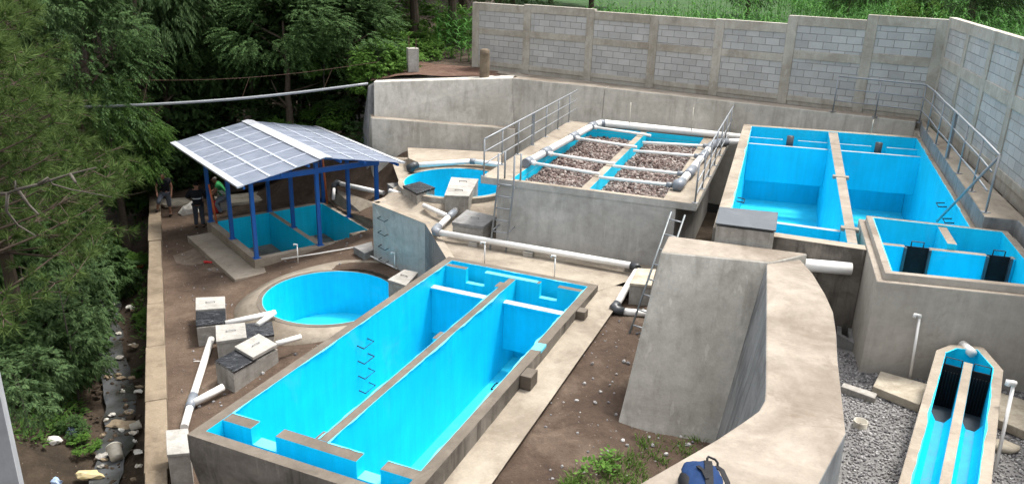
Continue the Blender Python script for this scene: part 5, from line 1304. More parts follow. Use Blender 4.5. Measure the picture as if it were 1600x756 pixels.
# shrubs: (px, py ground, kind, scale, label)
def shrub(px, Y, kind, s, label, zoff=0, sz=1.0, group='shrubs on the stream bank'):
    p = aty(px, 400, Y); z = TZ(p.x, p.y) + zoff; me = {'b': bush_b[int(px) % 2], 'd': bush_d[int(px) % 2], 'g': bush_grey, 'big': bush_big}[kind]
    wd_ = tall_stem if sz > 1.4 else bushwood
    return plant('shrub', 'shrub', label, group, (p.x, p.y, z), px * .7, (s, s, s * sz), wd_, me, 2.2 / sz if sz > 1.4 else .7, 'foliage', 'stem')
for a in ((20, 18.5, 'd', 1.2, 'dark shrub at the left edge below the pine', 0, 1.2), (75, 20.5, 'd', 1.2, 'dark shrub below the middle of the pine', 0, 1.1), (118, 21, 'g', 1.0, 'grey leaved shrub with thin stems beside the stream', 0, 1.5),
          (85, 18.6, 'g', .8, 'slender grey green sapling on the bank left of the stream', 0, 1.6), (60, 17.0, 'd', .34, 'dark shrub on the lower bank near the trash', 0, .8), (75, 16.6, 'b', .34, 'small bright shrub low on the bank', 0, .7), (-12, 13.6, 'g', .7, 'pale silvery shrub reaching in from the left edge', 3.3, 1.0),
          (160, 25.5, 'd', .9, 'dark shrub at the bend of the stream', 0, 1.0), (125, 25, 'd', 1.2, 'tall dark shrub behind the sapling', 0, 1.4), (213, 27.5, 'b', .6, 'bright green shrub below the end of the parapet wall', .0, .8), (212, 23.5, 'b', .42, 'bright weed clump against the far parapet wall', -.2, .7),
          (204, 20.5, 'd', .32, 'small weed clump beside the stream by the parapet', -.1, .7), (25, 23, 'd', 1.5, 'big dark shrub behind the pine trunk', 0, 1.4), (85, 25, 'd', 1.5, 'big dark shrub under the second pine', 0, 1.4), (150, 29, 'b', .8, 'bright shrub on the far stream bank below the pines', 0, .9)):
    shrub(a[0], a[1], a[2], a[3], a[4], a[5], a[6])
for px, Y, kd, s, lb, zo in ((232, 33, 'big', 1.3, 'climber with large round leaves behind the man in black polo', .8), (262, 34.5, 'big', 1.4, 'large leaved climber behind the two standing men', 1.0), (285, 33.5, 'd', 1.5, 'dark bush behind the men at the shelter', .3), (330, 33, 'd', 1.5, 'dark bush behind the left shelter posts', .2), (215, 31.5, 'big', 1.2, 'big leaved climber left of the man in black polo', 2.0), (400, 33, 'd', 1.5, 'dark bush behind the middle of the shelter', .6), (455, 31.5, 'b', .8, 'bright leafy shrub seen between the shelter posts', 1.0), (250, 36, 'd', 1.9, 'tall dark bush at the end of the ravine', 1.2), (195, 33, 'd', 1.8, 'dark bush above the stream end', 1.0), (310, 37, 'd', 2.0, 'dark bush deep behind the shelter', 1.5), (380, 37, 'd', 2.0, 'dark bush deep behind the shelter posts', 1.5), (440, 36, 'd', 2.0, 'dark bush filling the dark gap behind the shelter', 1.6), (500, 35.5, 'd', 1.9, 'dark bush left of the retaining wall end', 2.0), (300, 34.5, 'd', 2.2, 'dark understory bush behind the left roof corner of the shelter', 3.2), (355, 35.5, 'd', 2.3, 'dark understory bush above the shelter roof left of the ridge', 3.4), (415, 34.5, 'd', 2.2, 'dark understory bush above the shelter ridge', 3.2), (475, 35, 'd', 2.3, 'dark understory bush above the right slope of the shelter roof', 3.6), (535, 36.5, 'd', 2.2, 'dark understory bush under the hanging pipe near the wall end', 4.2), (250, 33, 'd', 2.0, 'dark understory bush under the left part of the hanging pipe', 2.6), (205, 30.5, 'd', 1.7, 'dark understory bush between the pines and the hanging pipe', 2.2), (545, 35, 'b', .9, 'fern like bright bush left of the stepped retaining wall', 3.3), (520, 33, 'b', .9, 'bright ferns above the right roof slope of the shelter', 2.8)):
    shrub(px, Y, kd, s, lb, zo, 1.0, 'bushes behind the yard')
for px, py, Y, s, lb in ((592, 100, 31.8, 1.0, 'bright green bush on the bank beside the end of the retaining wall'), (612, 92, 33.5, 1.2, 'bright green bush behind the bank edge left of the small pillar'), (575, 125, 31.2, .7, 'trailing green weeds over the retaining wall end'), (678, 95, 36, 1.0, 'leafy bush right of the small block pillar'), (655, 100, 38, 1.5, 'dark leafy bush behind the small block pillar'), (720, 95, 41.5, 1.8, 'dense bush behind the maize at the block wall end'), (700, 80, 45, 2.2, 'big bush behind the maize beside the block wall'), (640, 75, 42, 2.2, 'big bush among the trunks behind the small block pillar'), (590, 85, 39, 2.0, 'big bush among the trunks above the retaining wall end'), (625, 95, 37.5, 1.6, 'dense bush between the bright bushes and the block pillar')):
    p = aty(px, py, Y); plant('shrub', 'shrub', lb, 'bushes on top of the bank', (p.x, p.y, p.z - .5), px, (s, s, s), bushwood, bush_b[px % 2], .55, 'foliage', 'stem')
for px, py, Y, s, kd, lb in ((505, 186, 33.5, .9, 'b', 'bright ferny bush just above the right end of the shelter ridge'), (540, 180, 32.8, .9, 'b', 'bright ferny bush between the shelter roof and the retaining wall end'), (560, 150, 33.6, 1.2, 'd', 'dark bush left of the buttress of the retaining wall'), (522, 130, 36, 1.7, 'd', 'dark bush under the hanging pipe near the wall'), (556, 215, 31.0, .8, 'd', 'dark low bush at the foot of the retaining wall end'), (470, 180, 35, 1.5, 'd', 'dark bush behind the middle of the shelter ridge'), (500, 95, 37, 1.9, 'd', 'dark bush high among the trunks above the hanging pipe'), (548, 80, 36, 1.7, 'd', 'dark bush among the trunks left of the bright bank bush')):
    p = aty(px, py, Y); plant('shrub', 'shrub', lb, 'bushes left of the retaining wall', (p.x, p.y, p.z - .6), px, (s, s, s), bushwood, bush_b[px % 2] if kd == 'b' else bush_d[px % 2], .55, 'foliage', 'stem')
# maize
def maize(mb, c, h, r):
    mb.tube([c, c + Vector((r.uniform(-.05, .05), r.uniform(-.05, .05), h))], [.018, .008], 4)
    a0 = r.uniform(0, 6.28)
    for k in range(9):
        a = a0 + k * PI + r.uniform(-.5, .5); z = h * (.15 + .8 * k / 9); d = Vector((math.cos(a), math.sin(a), 0)); L = r.uniform(.55, .85); w = .04
        s = Vector((-d.y, d.x, 0)); p0_ = c + Vector((0, 0, z)); pr_l = None
        for f, rise, ww in ((0, 0, .6), (.35, .24, 1), (.7, .22, .8), (1, -.05, .05)):
            q = p0_ + d * L * f + Vector((0, 0, rise * L)); l_, r_ = q - s * w * ww, q + s * w * ww
            if pr_l: i = len(mb.v); mb.v.extend([tuple(pr_l[0]), tuple(pr_l[1]), tuple(r_), tuple(l_)]); mb.f.append((i, i+1, i+2, i+3)); mb.m.append(0)
            pr_l = (l_, r_)
r = random.Random(31)
mz = []
for k in range(3):
    mb = MB(); maize(mb, Vector((0, 0, 0)), 2.1, r); mz.append(mesh_from(mb, 'maize_leaves', [M['corn']]))
for k, (px, Y) in enumerate(((690, 36.5), (698, 37.5), (706, 36.2), (714, 38), (722, 36.8), (730, 37.6), (735, 39), (700, 39.5), (718, 40), (709, 41), (684, 38.5), (727, 41))):
    p = aty(px, 90, Y); o = bpy.data.objects.new('maize_plant', mz[k % 3]); COL.objects.link(o); o.location = (p.x, p.y, TZ(p.x, p.y) - .1); o.rotation_euler = (0, 0, k * 1.1); o.scale = (1, 1, .9 + .05 * (k % 4))
    tag(o, 'green maize plant on the bank left of the block wall end', 'maize', 'maize plants beside the block wall end')
mb = MB(); field = MB()
for row in range(44):
    off = 1.6 + row * .95 if row < 16 else 16.8 + (row - 16) * 2.6
    n_ = 70 if row < 16 else 75
    d = (blkC - blkL).to_2d().normalized(); nn = Vector((-d.y, d.x))
    for k in range(n_):
        s = (k + r.uniform(-.35, .35)) * (.42 if row < 16 else .9) - 2 + (off * .1)
        p = blkL.to_2d() + d * s + nn * (off + r.uniform(-.15, .15))
        maize(mb, Vector((p.x, p.y, TZ(p.x, p.y) - .05)), r.uniform(1.5, 2.3) * (1 if row < 16 else 1.15), r)
    for k in range(46):                                     # field beyond the right hand wall
        p = blkC.to_2d() + Vector((4 + k * .55 + row * .3, 12 + row * 1.5 - k * .28 + r.uniform(-.2, .2)))
        if row < 30: maize(mb, Vector((p.x, p.y, TZ(p.x, p.y) - .05)), r.uniform(1.0, 1.5), r)
mb.build
o = MB(); o.v, o.f, o.m = mb.v, mb.f, mb.m
tag(o.build('maize_field', M['corn']), 'green maize field growing beyond the block walls', 'crop', kind='stuff')
# grass tufts and low weeds
def blades(mb, c, n, L, rad, r):
    for _ in range(n):
        a = r.uniform(0, 6.28); rr = rad * math.sqrt(r.random()); p = Vector((c[0] + rr * math.cos(a), c[1] + rr * math.sin(a), c[2] - .01)); d = Vector((math.cos(a) * r.uniform(.1, .8), math.sin(a) * r.uniform(.1, .8), 1)).normalized(); l = L * r.uniform(.5, 1.2)
        s = d.cross(rdir(r)).normalized() * .0085; e = p + d * l * .6; f = e + (d + Vector((d.x, d.y, -.6))).normalized() * l * .5; i = len(mb.v)
        mb.v.extend([tuple(p - s), tuple(p + s), tuple(e + s * .7), tuple(e - s * .7), tuple(f)]); mb.f.append((i, i+1, i+2, i+3)); mb.m.append(0); mb.f.append((i+3, i+2, i+4)); mb.m.append(0)
mb = MB()
def ats(px, py):
    z = 2.3
    for _ in range(15):
        p = at(px, py, z); z = soilz(p.x, p.y)
    return at(px, py, z)
for _ in range(105):
    px, py = r.uniform(872, 1005), r.uniform(690, 765)
    if py < 752 - (px - 870) * .42: continue
    c = ats(px, py); blades(mb, (c.x, c.y, c.z), 15, .17, .09, r)
for _ in range(45):
    px, py = r.uniform(985, 1100), r.uniform(672, 730)
    c = ats(px, py); blades(mb, (c.x, c.y, c.z), 9, .14, .08, r)
tag(mb.build('grass', M['grass']), 'rough green grass on the soil mound inside the thick wall', 'grass', kind='stuff')
mb = MB()
for k in range(16):
    c = ats(r.uniform(905, 960), r.uniform(712, 752))
    for _ in range(9):
        d = rdir(r, .1, .8); leafq(mb, c + d * r.uniform(.03, .13) + Vector((0, 0, .1)), d, Vector((0, 0, 1)), .075, .055)
tag(mb.build('broadleaf_weed', M['leaf_bright']), 'broad leaved weeds growing in the grass near the thick wall', 'weeds', kind='stuff')
mb = MB(); r = random.Random(77)
for _ in range(1500):                                        # ground cover on the ravine banks
    px, py = r.uniform(20, 235), r.uniform(330, 756)
    p = at(px, py, -1.5)
    for _ in range(4): p = at(px, py, T(p.x, p.y))
    if rside(p.x, p.y) > -.45 or dstream(p.x, p.y) < .9 or noise.noise((p.x * .6, p.y * .6, 2.2)) < -.08: continue
    for _ in range(10):
        d = rdir(r, .0, .9); leafq(mb, p + d * r.uniform(.02, .22), d, Vector((0, 0, 1)), r.uniform(.09, .2), r.uniform(.05, .09))
tag(mb.build('ground_cover', M['leaf_mid']), 'low green weeds covering the ravine banks', 'weeds', kind='stuff')

# ------------------------------------------------------------------ litter in the stream
def gpt(px, py):
    p = at(px, py, -1.8)
    for _ in range(6): p = at(px, py, max(T(p.x, p.y), -2.08 + .018 * max(0, p.y - 12)))
    return p
def pail(label, px, py, R_, L_, tilt, rz, m):
    p = gpt(px, py); b = MB(); b.lathe((0, 0, 0), [(0, 0), (R_ * .85, 0), (R_, L_), (R_ * 1.08, L_), (R_ * 1.06, L_ * .93), (R_ * .95, L_ * .95), (R_ * .8, .03), (0, .03)], 22)
    rot = Matrix.Translation((p.x, p.y, p.z + R_ * .7)) @ Matrix.Rotation(rz, 4, 'Z') @ Matrix.Rotation(tilt, 4, 'Y')
    b.v = [tuple(rot @ Vector(v)) for v in b.v]; return tag(b.build('bucket', M[m], smooth='auto'), label, 'bucket')
pail('dirty white bucket lying in the stream bed by the parapet', 184, 722, .17, .36, 1.2, 2.2, 'bucket')
pail('smaller pale plastic pot stuck on the stream bank by the parapet', 204, 672, .11, .26, 1.35, .5, 'bucket')
def rag(name, label, px, py, sx, sy, m, cat, seed, f=gpt, hh=.09):
    """crumpled sheet or bag: a closed flattened blob"""
    p = f(px, py); b = MB(); vs, fs = ICO2; out = []
    for v in vs:
        n_ = noise.noise((v[0] * 2 + seed, v[1] * 2, v[2] * 2)); k_ = 1 + .55 * n_
        out.append((p.x + v[0] * sx * k_, p.y + v[1] * sy * k_, p.z + .04 + v[2] * hh * k_ + .07 * noise.noise((v[0] * 4, v[1] * 4, seed))))
    b.add(out, fs); return tag(b.build(name, M[m]), label, cat)
rag('plastic_bag', 'long yellowish bag on the near bank of the stream', 140, 744, .34, .14, 'bagyellow', 'litter', 1)
rag('plastic_bag', 'pale blue bag on the bank left of the stream', 112, 676, .17, .13, 'bagblue', 'litter', 2)
rag('plastic_bag', 'grey film bag on the bank below the blue bag', 84, 690, .18, .14, 'bagwhite', 'litter', 3)
rag('plastic_bag', 'blue scrap at the bottom of the near bank', 88, 754, .12, .08, 'bagblue', 'litter', 4)
rag('cardboard', 'flat tan board lying across the stream', 192, 665, .38, .16, 'wood', 'litter', 5)
rag('cloth_heap', 'orange brown rag heap beside the parapet wall', 217, 420, .32, .22, 'orange', 'litter', 6)
for k in range(46):
    px = r.uniform(150, 228); py = r.uniform(385, 752)
    if px > 226 - max(0, py - 600) * .05: px -= 10
    s = r.uniform(.05, .14); m_ = r.choice(('bagwhite', 'bagwhite', 'bucket', 'wood', 'box', 'wood'))
    rag('scrap', 'small pale scrap of litter along the stream bed', px, py, s, s * r.uniform(.5, 1), m_, 'litter', 20 + k, gpt, .03)['group'] = 'scraps in the stream bed'
sb = MB()
for k in range(210):
    px = r.uniform(140, 232); py = r.uniform(380, 756); p = gpt(px, py); rr = r.choice((.04, .05, .07, .11)) * r.uniform(.6, 1.2)
    if rside(p.x, p.y) < -.3: sb.rock((p.x, p.y, p.z), rr, r, 0, .6)
tag(sb.build('stream_stones', M['bank']), 'dark wet stones and mud lumps in the stream bed', 'stones', kind='stuff')

# small things on the yard
rag('rag', 'crumpled red plastic strip on the dirt before the drying bed', 326, 411, .16, .06, 'red', 'litter', 9, atg, .03)
b = MB(); c = atg(313, 566); b.tube([c + Vector((-.16, 0, .03)), c + Vector((.12, .02, .03))], .012, 6); tag(b.build('stick', M['pvc']), 'thin white stick on the dirt left of the boxes', 'stick')
def bar(name, label, p, q, r_, m, cat):
    b = MB(); b.tube([p, q], r_, 8); return tag(b.build(name, M[m], smooth='auto'), label, cat)
c = SL(2*SP - .02, 2*SP - .14); bar('tube', 'orange tube leaning beside the back right shelter post', Vector((c.x + .13, c.y - .1, .5)), Vector((c.x + .0, c.y - .1, 3.0)), .04, 'orange', 'tube')
c = SL(.0, 2*SP); bar('tube', 'orange wooden pole leaning by the back left shelter post', Vector((c.x + .28, c.y - .2, .5)), Vector((c.x + .1, c.y - .1, 1.9)), .035, 'orange', 'pole')
def aty_yard(px, py): 
    z = .4
    for _ in range(12): p = at(px, py, z); z = yardz(p.x, p.y)
    return at(px, py, z)
c = aty_yard(296, 333); rag('sack', 'white woven sack slumped on the ground behind the men', 296, 333, .33, .25, 'bagwhite', 'sack', 12, aty_yard, .35)
def plank(label, px, py, L_, W_, T_, rz, tilt, m, name='concrete_block'):
    c = aty_yard(px, py); b = MB(); b.box((0, 0, 0), L_, W_, T_); mt_ = Matrix.Translation(c) @ Matrix.Rotation(rz, 4, 'Z') @ Matrix.Rotation(tilt, 4, 'Y'); b.v = [tuple(mt_ @ Vector(v)) for v in b.v]
    tag(b.build(name, M[m], bevel=.01), label, 'block')
plank('pale concrete block standing behind the man in green', 347, 325, .3, .8, .55, .5, .15, 'box')
plank('flat tan slab on the ground behind the drying bed', 382, 313, 2.1, 1.2, .12, .5, .0, 'slab', 'cover_slab')
plank('flat tan slab between the parapet end and the men', 277, 318, 1.4, 1.0, .1, .8, .12, 'slab', 'cover_slab')

# ------------------------------------------------------------------ people
def skin_obj(name, joints, bones, mat, parent, sub=2, root=0):
    """one continuous body grown round a skeleton: joints = [(xyz, rx, ry)]"""
    me = bpy.data.meshes.new(name); me.from_pydata([j[0] for j in joints], bones, []); o = bpy.data.objects.new(name, me); COL.objects.link(o)
    sk = o.modifiers.new('skin', 'SKIN'); sk.use_smooth_shade = True
    for k, j in enumerate(joints):
        v = me.skin_vertices[0].data[k]; v.radius = (j[1], j[2] if len(j) > 2 else j[1]); v.use_root = (k == root)
    o.modifiers.new('sub', 'SUBSURF').levels = sub; o.modifiers['sub'].render_levels = sub
    dg = bpy.context.evaluated_depsgraph_get(); ev = o.evaluated_get(dg); nm = bpy.data.meshes.new_from_object(ev); nm.name = name
    o.modifiers.clear(); o.data = nm; nm.materials.clear(); nm.materials.append(mat); nm.polygons.foreach_set('use_smooth', [True] * len(nm.polygons)); nm.polygons.foreach_set('material_index', [0] * len(nm.polygons))
    o.parent = parent; return o
def person(label, pos, face, J, top, trousers, stripes=None, hair='hair', short=True, shoes='shoe', sleeve=.5, hem=.9):
    """J: joint name -> local position (x right of the figure, y forward, z up)"""
    t = thing('person', label, 'person', pos, face)
    names = list(J); N = {n_: k for k, n_ in enumerate(names)}
    rad = dict(pelvis=.135, waist=.125, chest=.145, neck=.055, head0=.075, head=.098, crown=.07, shl=.075, shr=.075, ell=.045, elr=.045, wrl=.032, wrr=.032, hal=.038, har=.038, fil=.018, fir=.018, hil=.095, hir=.095, knl=.062, knr=.062, anl=.042, anr=.042, tol=.036, tor=.036)
    bones = [('pelvis', 'waist'), ('waist', 'chest'), ('chest', 'neck'), ('neck', 'head0'), ('head0', 'head'), ('head', 'crown'), ('chest', 'shl'), ('shl', 'ell'), ('ell', 'wrl'), ('wrl', 'hal'), ('hal', 'fil'), ('chest', 'shr'), ('shr', 'elr'), ('elr', 'wrr'), ('wrr', 'har'), ('har', 'fir'), ('pelvis', 'hil'), ('hil', 'knl'), ('knl', 'anl'), ('anl', 'tol'), ('pelvis', 'hir'), ('hir', 'knr'), ('knr', 'anr'), ('anr', 'tor')]
    body = skin_obj('body', [(J[n_], rad[n_]) for n_ in names], [(N[a], N[b_]) for a, b_ in bones], M['skin'], t)
    V = lambda n_: Vector(J[n_])
    # face: nose, ears, eyes ; hands: fingers -- small pieces joined to the body mesh as one object
    def part(nm, chain, mat, par=t, sub=1): return skin_obj(nm, chain, [(k, k + 1) for k in range(len(chain) - 1)], mat, par, sub)
    fd = (V('head') - V('head0')); f_ = Vector((0, 1, 0)); 
    nose = part('nose', [(V('head') + Vector((0, .085, .01)), .014), (V('head') + Vector((0, .118, -.025)), .018)], M['skin'], body)
    for s in (-1, 1):
        part('ear', [(V('head') + Vector((s * .095, -.005, -.03)), .012), (V('head') + Vector((s * .10, -.015, .02)), .018)], M['skin'], body)
        part('eye', [(V('head') + Vector((s * .034, .088, .02)), .011), (V('head') + Vector((s * .040, .087, .02)), .011)], M['hair'], body)
    for h_, wr in (('hal', 'wrl'), ('har', 'wrr')):
        d = (V(h_) - V(wr)).normalized(); s_ = d.cross(Vector((0, 1, 0))); s_ = s_.normalized() if s_.length > .1 else Vector((1, 0, 0)); s_ = s_.cross(d).normalized()
        for k, ln in ((-1.5, .062), (-.5, .075), (.5, .07), (1.5, .055)):
            b0 = V(h_) + s_ * k * .019 + d * .02; part('finger', [(b0, .0095), (b0 + d * ln * .6, .009), (b0 + d * ln + s_.cross(d) * .02, .008)], M['skin'], body)
        b0 = V(wr) + d * .03 + s_ * .03; part('thumb', [(b0, .011), (b0 + d * .04 + s_ * .035, .0095), (b0 + d * .075 + s_ * .03, .0085)], M['skin'], body)
    part('mouth', [(V('head') + Vector((-.024, .088, -.055)), .006), (V('head') + Vector((.024, .088, -.055)), .006)], M['redcloth'], body)
    # hair
    skin_obj('hair', [(V('head') + Vector((0, -.045, -.03)), .085), (V('head') + Vector((0, -.02, .045)), .104), (V('crown') + Vector((0, .03, .012)), .07)], [(0, 1), (1, 2)], M[hair], t, 2)
    # shirt
    cl = .018; sj = [(V('pelvis') + Vector((0, 0, .02 if hem > .8 else -.03)), .178), (V('waist'), .172), (V('chest'), .20), (V('neck') - Vector((0, 0, .03)), .095)]; sb_ = [(0, 1), (1, 2), (2, 3)]
    for s in ('l', 'r'):
        k = len(sj); e = V('sh' + s) + (V('el' + s) - V('sh' + s)) * min(1, sleeve * 1.0)
        sj += [(V('sh' + s), .112), (e, .075)]; sb_ += [(2, k), (k, k + 1)]
        if sleeve > 1:
            sj += [(lerp(V('el' + s), V('wr' + s), .95), .048)]; sb_ += [(k + 1, k + 2)]
    sh = skin_obj('shirt', sj, sb_, M[top], t, 2, 1)
    for z_, rr in (stripes or []):
        bb = MB(); c0 = lerp(V('waist'), V('chest'), z_); W_ = wmat(t)
        for kk in range(24):
            a0, a1 = 2 * PI * kk / 24, 2 * PI * (kk + 1) / 24; q_ = [W_ @ (c0 + Vector((math.cos(a) * rr, math.sin(a) * rr * .98, zz))) for a, zz in ((a0, -.018), (a1, -.018), (a1, .018), (a0, .018))]
            bb.face(q_)
        bb.build('stripe', M['white_cloth'], sh)
    tj = [(V('pelvis') + Vector((0, 0, .05)), .15)]; tb = []
    for s in ('l', 'r'):
        k = len(tj); low = V('an' + s) + Vector((0, 0, .02)) if not short else lerp(V('kn' + s), V('an' + s), .35)
        tj += [(V('hi' + s), .118), (V('kn' + s), .085), (low, .075)]; tb += [(0, k), (k, k + 1), (k + 1, k + 2)]
    skin_obj('trousers', tj, tb, M[trousers], t, 2)
    for s in ('l', 'r'):
        skin_obj('shoe', [(V('an' + s) + Vector((0, -.03, -.045)), .05), (V('to' + s) + Vector((0, 0, .008)), .048), (V('to' + s) + Vector((0, .06, .002)), .035)], [(0, 1), (1, 2)], M[shoes], t, 2)
    return t
def standing(**kw):
    J = dict(pelvis=(0, 0, .93), waist=(0, .01, 1.08), chest=(0, 0, 1.30), neck=(0, 0, 1.46), head0=(0, .015, 1.52), head=(0, .03, 1.60), crown=(0, .02, 1.68), shl=(-.19, 0, 1.40), ell=(-.26, -.02, 1.13), wrl=(-.25, .08, .90), hal=(-.25, .11, .83), fil=(-.245, .13, .79),
             shr=(.19, 0, 1.40), elr=(.26, -.02, 1.13), wrr=(.25, .08, .90), har=(.25, .11, .83), fir=(.245, .13, .79), hil=(-.10, 0, .88), knl=(-.11, .02, .49), anl=(-.12, -.02, .09), tol=(-.13, .13, .04), hir=(.10, 0, .88), knr=(.11, .02, .49), anr=(.12, -.02, .09), tor=(.13, .13, .04))
    J.update(kw); return J
# man in black polo with one foot up on the parapet
pA_ = atg(262, 337)
person('man in black polo and grey trousers with one foot on the parapet end', pA_, PI + .15, standing(knr=(.17, .34, .66), anr=(.26, .25, .34), tor=(.27, .40, .30), hir=(.11, .03, .88), elr=(.28, .05, 1.14), wrr=(.2, .28, .97), har=(.18, .34, .92), fir=(.18, .38, .88), pelvis=(0, -.05, .93), chest=(0, .06, 1.30), head=(-.02, .12, 1.60), head0=(-.01, .09, 1.52), neck=(0, .06, 1.46), crown=(-.02, .12, 1.68)), 'black_cloth', 'grey_jean', None, 'hair', True, 'shoe', .55)
pB_ = atg(313, 356)
person('man seen from behind in black jacket with white stripe beside a shelter post', pB_, .25, standing(ell=(-.36, .04, 1.17), wrl=(-.22, .2, 1.12), hal=(-.16, .22, 1.12), fil=(-.12, .23, 1.12), elr=(.34, .06, 1.16), wrr=(.2, .2, 1.1), har=(.14, .22, 1.1), fir=(.1, .23, 1.1), head=(0, .07, 1.59), crown=(0, .08, 1.67)), 'black_cloth', 'dark_jean', [(.35, .20)], 'hair', False, 'shoe', 1.2)
pC_ = aty_yard(346, 330)
person('man in green shirt with white stripes half hidden behind the shelter post', pC_ + Vector((0, 0, -.12)), 1.9, standing(pelvis=(0, -.18, .74), waist=(0, -.13, .90), chest=(0, .02, 1.10), neck=(0, .10, 1.24), head0=(0, .13, 1.30), head=(0, .16, 1.38), crown=(0, .15, 1.46), shl=(-.19, .03, 1.19), ell=(-.25, .16, .95), wrl=(-.17, .34, .82), hal=(-.15, .38, .78), fil=(-.15, .42, .75), shr=(.19, .03, 1.19), elr=(.25, .16, .95), wrr=(.17, .34, .82), har=(.15, .38, .78), fir=(.15, .42, .75), hil=(-.1, -.16, .70), hir=(.1, -.16, .70), knl=(-.13, .18, .50), knr=(.13, .18, .50), anl=(-.13, .0, .09), anr=(.13, .0, .09), tol=(-.13, .15, .04), tor=(.13, .15, .04)), 'green_cloth', 'pale_jean', [(-.15, .185), (.15, .192), (.45, .198)], 'greyhair', False, 'shoe', .6)
c = pB_; b = MB(); q_ = aty_yard(337, 333); b.box((q_.x, q_.y, q_.z), .2, .12, .5, .4); tag(b.build('jerry_can', M['red'], bevel=.03), 'red plastic can standing behind the left back shelter post', 'can')

# ------------------------------------------------------------------ backpack on the thick wall
c = at(1092, 754, LW); t = thing('backpack', 'blue backpack with black straps lying on top of the thick wall', 'backpack', c, -.12)
t.scale = (.9, .9, .9); W_ = wmat(t); vs, fs = ICO2
bm = bmesh.new(); bmesh.ops.create_icosphere(bm, subdivisions=4, radius=1); b = MB()
out = []
for v in bm.verts:
    x, y, z = v.co; sx = abs(x) ** .75 * (1 if x > 0 else -1); sy = abs(y) ** .8 * (1 if y > 0 else -1)
    wob = 1 + .12 * noise.noise((x * 1.7 + 3, y * 1.7, z * 1.7)) + .07 * noise.noise((x * 5, y * 5, z * 5 + 9)) * (1.3 if z > 0 else .3)
    out.append(W_ @ Vector((sx * .235 * wob * (1 - .12 * max(0, y)), sy * .36 * wob - .2, max(-.1, z * .135 * wob + .02) + .1)))
b.add(out, [tuple(v.index for v in f.verts) for f in bm.faces]); bm.free()
b.build('bag', M['packblue'], t, smooth=True)
def strap(pts, w, m='packblack', nm='strap', thk=.012):
    b = MB(); pts = [W_ @ Vector(p) for p in pts]
    prev = None
    for k in range(len(pts)):
        d = (pts[min(k+1, len(pts)-1)] - pts[max(k-1, 0)]).normalized(); s = d.cross(Vector((0, 0, 1))); s = s.normalized() * w / 2 if s.length > .05 else Vector((w / 2, 0, 0)); n_ = s.cross(d).normalized() * thk
        cur = [pts[k] - s, pts[k] + s, pts[k] + s + n_, pts[k] - s + n_]
        if prev:
            for a_, c_ in ((0, 1), (1, 2), (2, 3), (3, 0)): b.face([prev[a_], prev[c_], cur[c_], cur[a_]])
        else: b.face(cur)
        prev = cur
    b.face(prev[::-1]); return b.build(nm, M[m], t, smooth=False)
strap([(.08, .15, .15), (.08, .08, .225), (.07, -.05, .262), (.055, -.25, .268), (.045, -.45, .24)], .075)
strap([(.17, .10, .16), (.225, .02, .17), (.27, -.12, .13), (.285, -.28, .06), (.29, -.5, .02)], .05)
strap([(-.05, -.08, .262), (-.0, -.16, .272), (.03, -.3, .27)], .035)
b = MB(); b.tube([W_ @ Vector(p) for p in ((.08, .12, .17), (.085, .18, .20), (.10, .215, .20), (.17, .19, .19), (.195, .15, .18), (.19, .10, .16))], .012, 8); b.build('handle', M['packblack'], t, smooth=True)
b = MB(); out = []
for v in ICO2[0]:
    out.append(W_ @ Vector((-.155 + v[0] * .10, -.22 + v[1] * .2, .14 + v[2] * .085)))
b.add(out, ICO2[1]); b.build('side_pocket', M['packblack'], t, smooth=True)

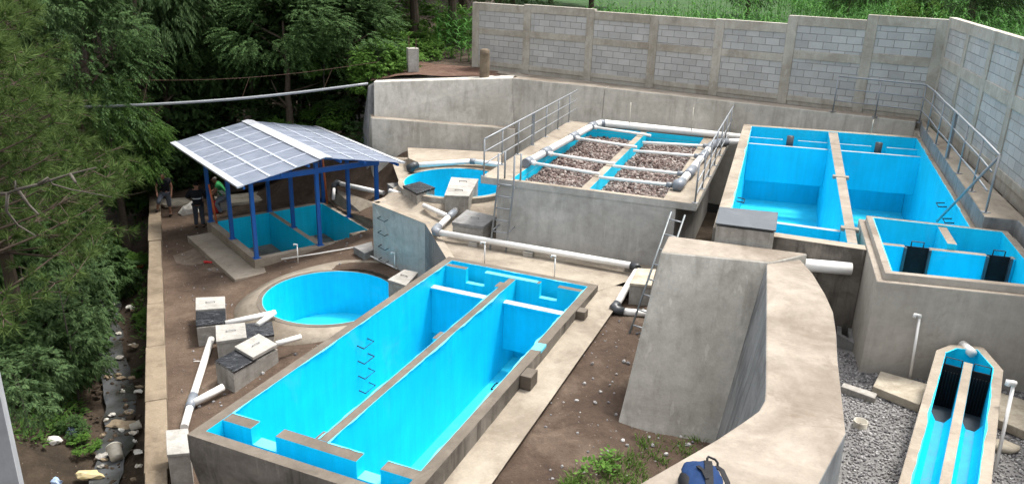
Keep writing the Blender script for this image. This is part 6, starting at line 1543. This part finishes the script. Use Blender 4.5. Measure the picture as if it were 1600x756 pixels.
# ------------------------------------------------------------------ far house
c = aty(1578, 30, 95); c.z = TZ(c.x, c.y); t = thing('house', 'small pale walled house with white sheet roof beyond the maize field', 'house', c, -.2)
b = MB(); b.box((c.x, c.y, c.z - .2), 7, 5, 2.7, -.2); b.build('wall', M['beam'], t)
b = MB(); ca, sa = math.cos(-.2), math.sin(-.2)
def hl(x, y, z): return (c.x + x * ca - y * sa, c.y + x * sa + y * ca, c.z + z)
for s in (-1, 1):
    pts = [hl(-3.9, 0, 3.5), hl(3.9, 0, 3.5), hl(3.9, s * 3.0, 2.35), hl(-3.9, s * 3.0, 2.35)]
    if s > 0: pts = pts
    else: pts = pts[::-1]
    b.hull([Vector(p) - Vector((0, 0, .06)) for p in pts], pts)
b.build('roof', M['roofwhite'], t)
b = MB(); b.v = []; b.hull([hl(-.5, -2.53, 0), hl(.5, -2.53, 0), hl(.5, -2.5, 0), hl(-.5, -2.5, 0)], [hl(-.5, -2.53, 2.0), hl(.5, -2.53, 2.0), hl(.5, -2.5, 2.0), hl(-.5, -2.5, 2.0)]); b.build('door', M['bluesteel'], t)
# far tree line on the horizon
r = random.Random(91)
for k in range(16):
    p = aty(900 + k * 55, -20, 170 + 30 * math.sin(k * 2.1)); z = TZ(p.x, p.y)
    plant('broadleaf_tree', 'tree', 'distant dark tree in the row at the far edge of the fields', 'tree row at the far edge of the fields', (p.x, p.y, z - 1), k, (3.2, 3.2, 1.9), tk[k % 2], cr_dark[k % 2], 5.5)

# ------------------------------------------------------------------ light
sun_dir = Vector((.80, .60, 0)).normalized(); el = math.radians(66)
sd3 = Vector((sun_dir.x * math.cos(el), sun_dir.y * math.cos(el), math.sin(el)))
sl = bpy.data.lights.new('sun', 'SUN'); sl.energy = 1.5; sl.angle = math.radians(10); sl.color = (1, .96, .89)
so = bpy.data.objects.new('sun', sl); COL.objects.link(so); so.rotation_euler = sd3.to_track_quat('Z', 'Y').to_euler(); so.location = sd3 * 60
wd_ = bpy.data.worlds.new('World'); scene.world = wd_; wd_.use_nodes = True; nt = wd_.node_tree
sk = nt.nodes.new('ShaderNodeTexSky'); sk.sky_type = 'NISHITA'; sk.sun_disc = False; sk.sun_elevation = el; sk.sun_rotation = math.atan2(sun_dir.x, sun_dir.y); sk.dust_density = 4; sk.air_density = 1.2; sk.ozone_density = .6
bg = nt.nodes['Background']; bg.inputs['Strength'].default_value = .15
hs = nt.nodes.new('ShaderNodeHueSaturation'); hs.inputs['Saturation'].default_value = .2      # hazy, half clouded sky
nt.links.new(sk.outputs[0], hs.inputs['Color']); nt.links.new(hs.outputs[0], bg.inputs['Color'])
scene.view_settings.view_transform = 'Standard'; scene.view_settings.look = 'None'; scene.view_settings.exposure = 1.38; scene.view_settings.gamma = 1
scene.render.engine = 'CYCLES'
scene.cycles.max_bounces = 6; scene.cycles.diffuse_bounces = 3; scene.cycles.transparent_max_bounces = 8
